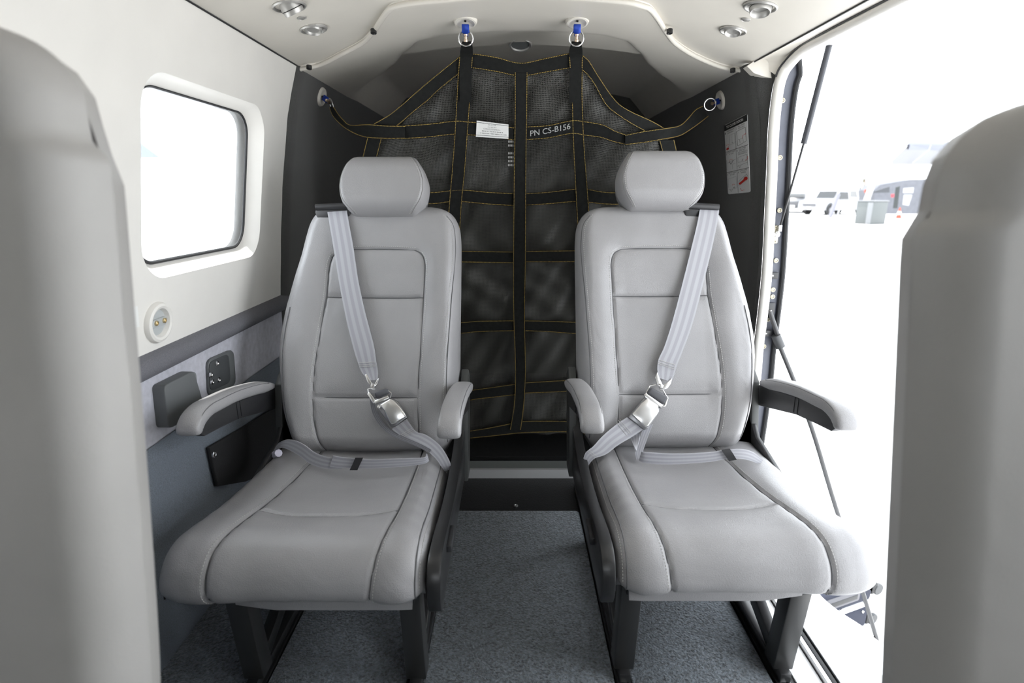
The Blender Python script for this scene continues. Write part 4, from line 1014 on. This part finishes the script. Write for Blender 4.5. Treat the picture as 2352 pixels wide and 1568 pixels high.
# ================================================================== SEAT BELTS
def belt_plane(bk, fr, n):                    # pixel -> plane of the backrest, n in front
    B = V((0, bk.base[0] + fr.dy, bk.base[1])); Nn = bk.nvec(); p0 = B + Nn * n
    def fn(px, py):
        r = ray(px, py); return CAM + r * ((p0 - CAM).dot(Nn) / r.dot(Nn))
    return fn
def quadprism(fn, corners, th, nvec): return MB().prism([fn(*c) for c in corners], nvec * th)
def make_belt(fr, bk, lab, spec):
    o = thing('seat_belt', lab, 'seat belt', fr(0, 1.30, .36), 'seat belts of the rear seats'); nv = bk.nvec()
    for nm, m_, pts in spec['straps']:
        A = []; B = []
        for (ax_, ay, bx, by, mode, dep) in pts:
            f_ = belt_plane(bk, fr, dep) if mode == 'b' else (lambda px, py, d=dep: PD(px, py, d + fr.dy))
            A.append(f_(ax_, ay)); B.append(f_(bx, by))
        mb = MB(); ribbon(mb, A, B, .0022, 6, nw=4); mb.build(nm, m_, o)
    for nm, m_, n0, th, quad, bv in spec['plates']:
        q = quadprism(belt_plane(bk, fr, n0), quad, th, nv); q.build(nm, m_, o, bevel=bv, seg=3)
    for nm, m_, n0, pts, r in spec['wires']:
        f_ = belt_plane(bk, fr, n0); MB().tube([f_(*p) for p in pts], r, 8).build(nm, m_, o)
    for nm, m_, n0, (px, py), r in spec['discs']:
        f_ = belt_plane(bk, fr, n0); MB().lathe([(r, 0), (r, .004), (r * .8, .0055), (0, .006)], f_(px, py), nv, 18).build(nm, m_, o)
    for nm, m_, n0, rows_, n1 in spec['stitch']:
        f_ = belt_plane(bk, fr, n0); st = MB()
        for (a, b) in rows_: dashes(st, [f_(*a), f_(*b)], nv, .002, .0012, n1, .0008)
        st.build(nm, m_, o, kind='stuff')
    # buckle: flared body with a lifted cover
    f0 = belt_plane(bk, fr, spec['bn']); f1 = belt_plane(bk, fr, spec['bn'] + .012)
    MB().prism([f0(*p) for p in spec['buckle']], nv * .010).build('buckle_body', mat('dark_steel', (.30, .30, .31), .3, metal=1), o, bevel=.002)
    bo = MB().prism([f1(*p) for p in spec['cover']], nv * .009).build('buckle_cover', CHROME, o, bevel=.0035, seg=3, label='satin steel lift cover of the buckle')
    return o
BK = .016
left = dict(
 straps=[
  ('shoulder_strap', BELT, [(752, 487, 797, 484, 'b', .004), (757, 515, 801, 510, 'b', .010), (767, 575, 812, 570, 'b', .012), (781, 660, 824, 650, 'b', .014), (797, 740, 842, 730, 'b', .020), (812, 800, 858, 790, 'b', .026), (823, 835, 864, 830, 'b', .028), (832, 856, 868, 852, 'b', .028), (845, 874, 867, 872, 'b', .029)]),
('lap_strap', BELT, [(900, 985, 934, 962, 'b', .040), (925, 1004, 955, 990, 'b', .036), (950, 1018, 978, 998, 'b', .045), (975, 1030, 1004, 1016, 'b', .055), (1000, 1052, 1020, 1035, 'b', .060), (1013, 1070, 1034, 1062, 'b', .055), (1022, 1082, 1035, 1076, 'b', .04)]),
  ('loose_strap', BELTD, [(850, 905, 858, 918, 'b', .022), (852, 935, 862, 932, 'b', .020), (862, 962, 872, 958, 'b', .022), (885, 990, 895, 985, 'b', .026), (920, 1010, 930, 1003, 'b', .040), (960, 1026, 968, 1020, 'b', .055), (985, 1040, 990, 1032, 'b', .06)]),
  ('lap_strap', BELT, [(980, 1042, 985, 1058, 'd', 1.275), (975, 1050, 975, 1064, 'd', 1.262), (945, 1052, 945, 1069, 'd', 1.255), (900, 1053, 898, 1073, 'd', 1.252), (850, 1055, 848, 1075, 'd', 1.252), (790, 1050, 785, 1074, 'd', 1.252), (765, 1046, 758, 1071, 'd', 1.252)]),
  ('keeper', BLACKP, [(834, 1051, 816, 1051, 'd', 1.244), (828, 1064, 810, 1065, 'd', 1.243), (821, 1079, 803, 1079, 'd', 1.244)]),
  ('lap_strap', BELT, [(790, 1054, 785, 1076, 'd', 1.258), (755, 1050, 745, 1075, 'd', 1.262), (725, 1040, 712, 1064, 'd', 1.275), (700, 1022, 690, 1048, 'd', 1.29), (680, 1012, 668, 1035, 'd', 1.31), (660, 1009, 648, 1028, 'd', 1.33), (640, 1018, 632, 1036, 'd', 1.35), (630, 1034, 620, 1050, 'd', 1.37)]),
 ],
 plates=[
  ('strap_hook_arm', CHROME, .030, .003, [(838, 861), (843, 858), (850, 872), (862, 888), (858, 892), (844, 878)], .001),
  ('strap_hook_arm', CHROME, .030, .003, [(866, 872), (871, 868), (868, 880), (862, 890), (857, 888), (863, 878)], .001),
  ('webbing_fold', mat('dark_webbing', (.085, .085, .095), .6), .032, .014, [(861, 901), (891, 891), (897, 903), (866, 917)], .006),
  ('buckle_frame', CHROME, .034, .008, [(844, 905), (850, 900), (864, 918), (861, 928), (857, 925)], .0015),
  ('buckle_frame', CHROME, .034, .008, [(861, 920), (892, 908), (896, 915), (862, 929)], .0015),
 ],
 wires=[('frame_wire', CHROME, .040, [(846, 902), (845, 893), (852, 891), (862, 893)], .0018), ('frame_wire', CHROME, .040, [(892, 897), (899, 903), (896, 913)], .0018),
        ('anchor_hook', CHROME, .03, [(1023, 1074), (1026, 1080), (1025, 1086)], .002)],
 discs=[('hook_rivet', CHROME, .034, (857, 886), .0068), ('hinge_pin', CHROME, .046, (871, 934), .005)],
 stitch=[('stitching', THREAD, .0305, [((824, 833), (862, 831)), ((825, 838), (863, 836)), ((826, 842), (863, 840))], .0016), ('stitching', THREAD, .0375, [((925, 1000), (950, 985)), ((929, 1002), (953, 988)), ((922, 997), (946, 983))], .0014)],
 bn=.030, buckle=[(866, 932), (899, 914), (915, 922), (936, 953), (936, 960), (912, 978), (900, 981)],
 cover=[(873, 930), (898, 915), (906, 919), (921, 935), (934, 953), (931, 960), (908, 973), (900, 975), (889, 957), (884, 944)])
make_belt(frL, bkL, 'grey webbing belt with steel buckle on the left seat', left)
right = dict(
 straps=[
  ('shoulder_strap', BELT, [(1608, 474, 1652, 477, 'b', .004), (1603, 505, 1648, 508, 'b', .010), (1590, 560, 1636, 566, 'b', .012), (1570, 640, 1616, 648, 'b', .014), (1545, 735, 1590, 745, 'b', .020), (1526, 795, 1567, 808, 'b', .026), (1512, 826, 1555, 838, 'b', .028), (1510, 850, 1548, 862, 'b', .028), (1514, 868, 1541, 877, 'b', .029)]),
  ('lap_strap', BELT, [(1440, 958, 1478, 985, 'b', .030), (1415, 975, 1450, 1004, 'b', .034), (1385, 1000, 1420, 1022, 'b', .044), (1362, 1025, 1392, 1043, 'b', .050), (1346, 1038, 1365, 1053, 'b', .050), (1340, 1052, 1352, 1068, 'b', .045)]),
  ('loose_strap', BELT, [(1440, 990, 1465, 980, 'b', .016), (1450, 1010, 1470, 1000, 'b', .02), (1458, 1030, 1462, 1036, 'd', 1.262), (1462, 1050, 1462, 1050, 'd', 1.255)][:3]),
  ('loose_strap', BELT, [(1478, 980, 1500, 974, 'b', .016), (1470, 1005, 1490, 998, 'b', .024), (1462, 1030, 1480, 1026, 'b', .045), (1459, 1042, 1476, 1040, 'b', .06), (1462, 1056, 1477, 1048, 'b', .07)]),
  ('keeper', BLACKP, [(1676, 1030, 1657, 1033, 'd', 1.240), (1684, 1042, 1665, 1045, 'd', 1.239), (1692, 1055, 1674, 1058, 'd', 1.240)]),
  ('lap_strap', BELT, [(1474, 1036, 1468, 1058, 'd', 1.26), (1482, 1038, 1484, 1063, 'd', 1.25), (1530, 1041, 1530, 1066, 'd', 1.245), (1580, 1041, 1580, 1064, 'd', 1.245), (1630, 1038, 1630, 1060, 'd', 1.247), (1672, 1032, 1672, 1053, 'd', 1.25), (1705, 1031, 1700, 1053, 'd', 1.255), (1730, 1038, 1722, 1057, 'd', 1.265), (1752, 1055, 1745, 1066, 'd', 1.28)]),
 ],
 plates=[
  ('strap_hook_arm', CHROME, .030, .003, [(1504, 868), (1509, 854), (1513, 866), (1520, 880), (1524, 893), (1516, 897), (1508, 880)], .001),
  ('strap_hook_arm', CHROME, .030, .003, [(1543, 868), (1541, 880), (1532, 892), (1518, 897), (1516, 888), (1530, 880)], .001),
  ('webbing_fold', mat('dark_webbing', (.085, .085, .095), .6), .032, .014, [(1483, 904), (1493, 889), (1533, 911), (1523, 930)], .006),
  ('buckle_frame', CHROME, .034, .008, [(1477, 906), (1484, 903), (1522, 930), (1517, 937), (1480, 913)], .0015),
  ('buckle_frame', CHROME, .034, .008, [(1529, 916), (1534, 913), (1528, 933), (1516, 938), (1513, 933), (1524, 930)], .0015),
 ],
 wires=[('frame_wire', CHROME, .040, [(1483, 905), (1492, 886), (1506, 883)], .0018), ('frame_wire', CHROME, .040, [(1523, 896), (1528, 905), (1534, 914)], .0018),
        ('anchor_hook', CHROME, .03, [(1352, 1062), (1352, 1070), (1349, 1077)], .002)],
 discs=[('hook_rivet', CHROME, .034, (1518, 887), .0065)],
 stitch=[('stitching', THREAD, .0305, [((1513, 826), (1552, 838)), ((1512, 831), (1551, 844)), ((1512, 835), (1550, 848))], .0016), ('stitching', THREAD, .036, [((1421, 966), (1446, 996)), ((1425, 964), (1450, 993)), ((1417, 970), (1440, 1000))], .0014), ('stitching', THREAD, .052, [((1353, 1033), (1372, 1048)), ((1350, 1037), (1368, 1051))], .0014)],
 bn=.026, buckle=[(1441, 958), (1477, 914), (1484, 912), (1513, 932), (1512, 945), (1486, 984), (1478, 987)],
 cover=[(1449, 952), (1458, 942), (1473, 924), (1485, 914), (1512, 933), (1505, 955), (1488, 980), (1480, 982)])
make_belt(frR, bkR, 'grey webbing belt with steel buckle on the right seat', right)
bl = thing('belt_end', 'black and white belt anchor end beside the left seat cushion', 'belt end', PD(628, 1055, 1.37))
MB().tube([PD(617, 1055, 1.375), PD(628, 1040, 1.36)], .011, 10).build('anchor_sleeve', BLACKP, bl); MB().tube([PD(630, 1044, 1.36), PD(640, 1040, 1.345)], .010, 10).build('anchor_label', mat('lilac_white', (.62, .60, .70), .6), bl)

# ================================================================== DOOR STRUT AND ROD
o = thing('gas_strut', 'dark gas strut rising from the door frame to the open upper door', 'gas strut', PD(1782, 538, 1.755))
top_p, mid_p, bot_p = PD(1909, 88, 1.735), PD(1846, 330, 1.748), PD(1792, 520, 1.755)
MB().tube([top_p + (top_p - mid_p) * .25, mid_p], .0085, 12).build('strut_cylinder', mat('slate_strut', (.035, .037, .045), .35), o)
MB().tube([mid_p, bot_p], .0032, 10).build('strut_rod', BLACKM, o)
MB().box(PD(1791, 524, 1.753), .011, .010, .020).build('strut_end', CHROME, o, bevel=.002)
MB().lathe([(.009, 0), (.009, .004), (.006, .006), (.006, .010), (0, .010)], PD(1784, 538, 1.76), (0, -1, 0), 16).build('ball_nut', CHROME, o)
o = thing('door_stay', 'long dark stay rod running down from the door frame to the lower door', 'stay rod', PD(2040, 1560, 1.66))
a = PD(1770, 712, 1.752); b = PD(1776, 745, 1.75); c1 = PD(1789, 796, 1.745); e = PD(2042, 1566, 1.66)
MB().tube([a, b], .004, 10).build('rod_eye', CHROME, o)
MB().tube([PD(1768, 715, 1.752), PD(1788, 775, 1.747)], .0075, 10).build('upper_rod', mat('grey_rod', (.045, .045, .047), .4), o)
MB().tube([PD(1782, 770, 1.747), PD(1793, 797, 1.745)], .0145, 14).build('sleeve', mat('grey_sleeve', (.05, .052, .055), .5), o)
pl = [PD(px, py, 1.745 + (1.66 - 1.745) * t) for px, py, t in ((1792, 797, 0), (1833, 898, .15), (1870, 1000, .3), (1915, 1150, .5), (1985, 1370, .75), (2042, 1566, 1))]
MB().tube(smooth_pts(pl, 6), .0072, 10).build('lower_rod', mat('grey_rod', (.045, .045, .047), .4), o)

# ================================================================== OUTSIDE
def gz(y): return -1.05 + .0131 * y
MB().add([V((-400, -200, gz(-200))), V((400, -200, gz(-200))), V((400, 400, gz(400))), V((-400, 400, gz(400)))], [(0, 1, 2, 3)]).build('ground', GROUND, None, smooth=False, label='pale sunlit apron outside', cat='ground', kind='structure')
def PG(px, py, lift=0):                       # pixel -> ground
    return PF(px, py, lambda p: p.z - gz(p.y) - lift, .5, 120)
# suitcase lying on its side with its wheels towards the right
SUIT = mat('slate_suitcase_shell', (.028, .031, .045), .7, spec=.12)
g = PG(1965, 1475); hx = .24
o = thing('suitcase', 'dark blue grey wheeled suitcase lying on the apron below the door', 'suitcase', (g.x - .15, g.y + .1, gz(g.y)))
ex, ey, ez = V((.93, .3676, 0)), V((-.3676, .93, 0)), V((0, 0, 1))
base = V((g.x - .385, g.y + .01, gz(g.y) + .03))
L_, Wd, H_ = .62, .24, .27
def sp(a, b, c_): return base + ex * a + ey * b + ez * c_
def sbox(a0, a1, b0, b1, c0, c1): return MB().box(sp((a0 + a1) / 2, (b0 + b1) / 2, (c0 + c1) / 2), a1 - a0, b1 - b0, c1 - c0, ex, ey, ez)
off = L_ - .16
sbox(off - L_, off, -Wd / 2, Wd / 2, 0, .125).build('lower_shell', SUIT, o, bevel=.02, seg=3)
sbox(off - L_, off, -Wd / 2, Wd / 2, .145, H_).build('upper_shell', SUIT, o, bevel=.02, seg=3)
sbox(off - L_ - .002, off + .003, -Wd / 2 - .003, Wd / 2 + .003, .123, .147).build('zip_band', mat('white_zip_band', (.75, .75, .78), .5), o, bevel=.004)
sbox(off - L_ + .1, off - .09, -Wd / 2 - .006, -Wd / 2 + .01, .175, .235).build('handle_plate', mat('grey_handle_plate', (.06, .06, .07), .5), o, bevel=.008)
sbox(off - L_ + .13, off - .11, -Wd / 2 - .008, -Wd / 2, .190, .215).build('handle_slot', RUBBER, o, bevel=.003)
for a_, c_ in ((off - .04, .155), (off - .20, .155), (off - .05, .10), (off - .25, .10)):
    MB().lathe([(.007, 0), (.006, .004), (0, .005)], sp(a_, -Wd / 2 - .002, c_), -ey, 12).build('rivet', CHROME, o)
for b_, c_ in ((-Wd / 2 + .025, .035), (-Wd / 2 + .025, .20), (Wd / 2 - .05, .035), (Wd / 2 - .05, .20)):
    hs = sbox(off, off + .035, b_ - .022, b_ + .022, c_ - .03, c_ + .03).build('wheel_housing', RUBBER, o, bevel=.008)
    for dd in (-.016, .016):
        wc = sp(off + .045, b_ + dd, c_ - .012); MB().lathe([(.012, -.009), (.026, -.009), (.029, -.005), (.029, .005), (.026, .009), (.012, .009)], wc, ey, 20).build('wheel', mat('grey_wheel', (.035, .037, .04), .5), hs)
# far cars
WPAINT = mat('white_car_paint', (.22, .22, .23), .3, coat=.5); DGLASS = mat('dark_car_glass', (.018, .02, .022), .15); TYRE = mat('tyre_rubber', (.010, .010, .011), .8); HUB = mat('alloy_wheel', (.12, .12, .13), .3, metal=.8)
SHELTER = mat('grey_building_wall', (.075, .078, .09), .8, noise=.1, nscale=3)
def car(pos, yaw, lab, paint, truck=False, L=5.2, W=1.9, H=1.75):
    o = thing('parked_car', lab, 'car', pos, 'cars parked beyond the apron')
    cz, sz = math.cos(yaw), math.sin(yaw); fx, fy = V((cz, sz, 0)), V((-sz, cz, 0)); p = V(pos)
    def at(a, b, c_): return p + fx * a + fy * b + V((0, 0, c_))
    body = [(-L / 2, .45), (-L / 2 + .05, .95), (-L / 2 + .12, 1.02), (L / 2 - 1.35, 1.08), (L / 2 - .12, .98), (L / 2, .80), (L / 2 + .02, .42), (L / 2 - .25, .34), (-L / 2 + .2, .34)]
    MB().prism([at(a, -W / 2, c_) for a, c_ in body], fy * W).build('car_body', paint, o, bevel=.06, seg=2)
    if truck: cab = [(-.55, 1.02), (-.45, H), (.75, H), (1.25, 1.05)]
    else: cab = [(-L / 2 + .15, 1.0), (-L / 2 + .45, H), (.65, H), (1.25, 1.05)]
    MB().prism([at(a, -W / 2 + .12, c_) for a, c_ in cab], fy * (W - .24)).build('cabin', paint, o, bevel=.05)
    x0, x1 = cab[0][0], cab[3][0]
    for sd_ in (-1, 1):
        MB().prism([at(a, sd_ * (W / 2 - .115), c_) for a, c_ in ((x0 + .22, 1.12), (x0 + .38, H - .12), (.70, H - .12), (1.05, 1.12))], fy * .012 * sd_).build('side_window', DGLASS, o, smooth=False)
        for xx in (-L / 2 + 1.0, L / 2 - 1.0):
            MB().lathe([(.40, 0), (.44, .02), (.44, .03), (.40, .04)], at(xx, sd_ * (W / 2 - .02), .44), fy * sd_, 26).build('wheel_arch', DGLASS, o)
            wh = MB().lathe([(.30, -.24), (.375, -.22), (.385, -.02), (.36, .025), (.30, .03)], at(xx, sd_ * (W / 2 + .015), .385), fy * sd_, 26).build('tyre', TYRE, o)
            MB().lathe([(.275, .012), (.25, .02), (.09, .028), (0, .03)], at(xx, sd_ * (W / 2 + .02), .385), fy * sd_, 20).build('wheel_rim', HUB, wh)
    MB().prism([at(1.10, -W / 2 + .2, 1.16), at(.80, -W / 2 + .25, H - .1), at(.80, W / 2 - .25, H - .1), at(1.10, W / 2 - .2, 1.16)], fx * .06 + V((0, 0, .03))).build('windscreen', DGLASS, o, smooth=False)
    MB().box(at(L / 2 + .02, 0, .72), .03, W * .55, .20, fx, fy, V((0, 0, 1))).build('grille', mat('grey_grille', (.06, .06, .065), .4), o)
    for sd_ in (-1, 1): MB().box(at(L / 2 + .01, sd_ * W * .36, .80), .04, .34, .17, fx, fy, V((0, 0, 1))).build('headlight', mat('headlight_clear', (.20, .20, .21), .2), o, bevel=.02)
    MB().box(at(L / 2 + .03, 0, .50), .02, .34, .16, fx, fy, V((0, 0, 1))).build('number_plate', WHITE, o, smooth=False)
    return o
def ground_at(px, zc):
    r = ray(px, 480); q = CAM + r * zc; q.z = gz(q.y); return q
g1 = ground_at(1893, 41.5); yaw = math.radians(205)
car(tuple(g1 + V((1.25, 1.0, 0))), yaw, 'white pickup truck with its front wheel in view, parked far across the apron', WPAINT, True, 5.4)
car(tuple(ground_at(1968, 50) + V((.3, 0, 0))), math.radians(262), 'white car parked between the pale posts', WPAINT)
car(tuple(ground_at(1824, 46)), math.radians(240), 'dark car at the far left of the parked cars', mat('dark_car_paint', (.025, .028, .034), .3, coat=.5), False, 4.6, 1.8, 1.5)
def pole(px, zc, h, r, lab, mt, lean=0):
    p = ground_at(px, zc); return MB().tube([p, p + V((lean, 0, h))], r, 10).build('post', mt, None, label=lab, cat='post')
pole(1909, 38, 1.55, .13, 'short pale post in front of the white pickup', mat('pale_post', (.13, .13, .15), .6), .35)
pole(1924, 38, 1.15, .06, 'thin white post beside the short pale post', WPAINT, .25)
pole(1978, 33, 2.85, .16, 'tall white leaning post beside the utility cabinet', WPAINT, .55)
# utility cabinet
p = ground_at(2003, 31.0); o = thing('utility_cabinet', 'pale grey utility cabinet standing by the tall white post', 'cabinet', tuple(p))
a1, a2 = V((.93, .36, 0)), V((-.36, .93, 0))
MB().box(p + V((.35, .6, .62)), 1.15, 1.0, 1.22, a1, a2, V((0, 0, 1))).build('cabinet_body', mat('cabinet_grey', (.075, .082, .082), .6), o, bevel=.03)
MB().box(p + V((.35, .6, 1.26)), 1.22, 1.06, .06, a1, a2, V((0, 0, 1))).build('cabinet_roof', mat('cabinet_pale', (.135, .14, .145), .6), o, bevel=.01)
MB().box(p + V((-.12, -.08, .60)) , .50, .04, 1.15, a1, a2, V((0, 0, 1))).build('cabinet_door', mat('cabinet_pale', (.135, .14, .145), .6), o, bevel=.01)
for du, dz in ((.35, .85), (.75, .55)): MB().box(p + a1 * du + V((.1, .0, dz)), .16, .05, .16, a1, a2, V((0, 0, 1))).build('notice', WHITE, o, smooth=False)
# far building
p = ground_at(2052, 40); o = thing('far_building', 'grey building with a sloping roof line behind the utility cabinet', 'building', tuple(p))
def bp(px, py, zc=40): return PC(px, py, zc)
gb = gz(p.y)
pts = [PC(2008, 436, 43), PC(2022, 424, 43), PC(2090, 412, 43), PC(2150, 411, 43), PC(2150, 496, 43), PC(2008, 496, 43)]
MB().prism(pts, V((.6, 3.0, 0))).build('wall', SHELTER, o, smooth=False)
MB().prism([PC(2057, 430, 39.9), PC(2066, 427, 39.9), PC(2060, 478, 39.9), PC(2051, 478, 39.9)], V((0, -.06, 0))).build('door', mat('dark_doorway', (.008, .011, .011), .6), o, smooth=False)
MB().prism([PC(2075, 432, 39.9), PC(2098, 430, 39.9), PC(2096, 443, 39.9), PC(2074, 443, 39.9)], V((0, -.06, 0))).build('window', WPAINT, o, smooth=False)
MB().prism([PC(2076, 447, 39.9), PC(2094, 447, 39.9), PC(2086, 472, 39.9), PC(2073, 470, 39.9)], V((0, -.06, 0))).build('panel', WPAINT, o, smooth=False)
MB().prism([PC(2001, 441, 39.8), PC(2042, 428, 39.8), PC(2042, 442, 39.8), PC(2001, 443, 39.8)], V((0, -.06, 0))).build('dark_window', mat('dark_doorway2', (.02, .022, .026), .5), o, smooth=False)
MB().prism([PC(2046, 446, 39.8), PC(2053, 445, 39.8), PC(2052, 453, 39.8), PC(2046, 453, 39.8)], V((0, -.06, 0))).build('red_lamp', mat('dark_red', (.25, .02, .03), .5), o, smooth=False)
p = ground_at(2067, 37); o = thing('traffic_cone', 'orange traffic cone in front of the grey building', 'cone', tuple(p))
MB().box(p + V((0, 0, .03)), .42, .42, .06).build('cone_base', mat('cone_orange', (.30, .03, .012), .6), o)
MB().lathe([(.17, 0.06), (.13, .25)], p, (0, 0, 1), 16).build('cone_body', mat('cone_orange', (.30, .03, .012), .6), o); MB().lathe([(.13, .25), (.085, .45)], p, (0, 0, 1), 16).build('cone_stripe', WHITE, o); MB().lathe([(.085, .45), (.03, .70)], p, (0, 0, 1), 16).build('cone_tip', mat('cone_orange', (.30, .03, .012), .6), o)
# palm and sign beyond
p = ground_at(1986, 70); o = thing('palm_tree', 'small distant palm tree rising behind the tall white post', 'tree', tuple(p))
topp = PC(1986, 411, 70)
MB().tube([p, topp], .12, 8).build('trunk', mat('palm_trunk', (.22, .18, .14), .9), o)
for k in range(11):
    a = 2 * PI * k / 11; d_ = V((math.cos(a), math.sin(a), 0)); A = []; B = []
    for t in (0, .35, .7, 1.0):
        c_ = topp + d_ * (1.1 * t) + V((0, 0, .45 * t - .95 * t * t)); wd = .16 * (1 - t * .8); sv = V((-d_.y, d_.x, 0)) * wd; A.append(c_ - sv); B.append(c_ + sv)
    m = MB(); ribbon(m, A, B, .03, 3, nw=1); m.build('frond', mat('palm_green', (.035, .042, .028), .8), o)
for k in range(7):
    a = 2 * PI * k / 7 + .3; d_ = V((math.cos(a), math.sin(a), 0)); c0 = topp + V((0, 0, -.55)); m = MB()
    ribbon(m, [c0 - V((0, 0, .1)), c0 + d_ * .3 + V((0, 0, -.5)), c0 + d_ * .35 + V((0, 0, -1.0))], [c0 + V((.1, 0, 0)), c0 + d_ * .45 + V((0, 0, -.5)), c0 + d_ * .5 + V((0, 0, -1.0))], .03, 3, nw=1); m.build('dry_frond', mat('palm_brown', (.03, .027, .024), .9), o)
p = ground_at(1984, 36); q = PC(1984, 440, 36)
o = thing('red_sign', 'small red sign on a post beside the tall white post', 'sign', tuple(p))
MB().tube([p, V((p.x, p.y, q.z))], .03, 8).build('sign_post', ALU, o); MB().lathe([(.16, 0), (.16, .02), (0, .02)], V((p.x, p.y, q.z)), (-.3, -1, 0), 12, ex=.7).build('sign_plate', mat('sign_red', (.35, .04, .02), .5), o)
# sloping panel with a dark end, high on the right
o = thing('wing_panel', 'sloping pale grey panel with a dark end beyond the right seat back', 'panel', tuple(PC(2086, 376, 20)))
q = [PC(2050, 378, 19), PC(2086, 344, 20), PC(2090, 332, 20.2), PC(2190, 332, 22), PC(2180, 345, 22), PC(2150, 378, 21)]
MB().prism([q[0], q[1], q[4], q[5]], V((.0, .1, .12))).build('panel_underside', mat('pale_panel', (.07, .07, .075), .5), o)
MB().prism([q[1], q[2], q[3], q[4]], V((0, .1, .10))).build('panel_nose', mat('pale_panel_blue', (.075, .08, .10), .5), o)
MB().prism([PC(2085, 331, 20), PC(2090, 332, 20), PC(2089, 338, 20), PC(2086, 343, 20)], V((0, .06, 0))).build('end_cap', mat('navy_cap', (.008, .008, .018), .5), o)
MB().tube([PC(2138, 333, 20.4), PC(2134, 344, 20.2), PC(2095, 375, 19.5)], .015, 6).build('panel_joint', DARKP, o)
pp = [PC(2200, 520, 20.5), PC(2185, 420, 20.5)]
gg = ground_at(2170, 20.6); MB().tube([gg, PC(2165, 350, 21)], .06, 8).build('panel_post', ALU, o)
# roof seen through the left window
p = ground_at(300, 60); o = thing('far_roof', 'pale blue hangar gable seen through the left window', 'building', tuple(p))
tri = [PC(240, 362, 60), PC(368, 362, 60), PC(325, 330, 60), PC(270, 300, 60)]
MB().prism(tri, V((-1, 6, 0))).build('roof', mat('pale_blue_roof', (.13, .145, .19), .6), o, smooth=False)
gq = [PC(240, 362, 60.2), PC(368, 362, 60.2)]; MB().prism([gq[0], gq[1], V((gq[1].x, gq[1].y, gz(gq[1].y))), V((gq[0].x, gq[0].y, gz(gq[0].y)))], V((-1, 6, 0))).build('wall', PAINT, o, smooth=False)
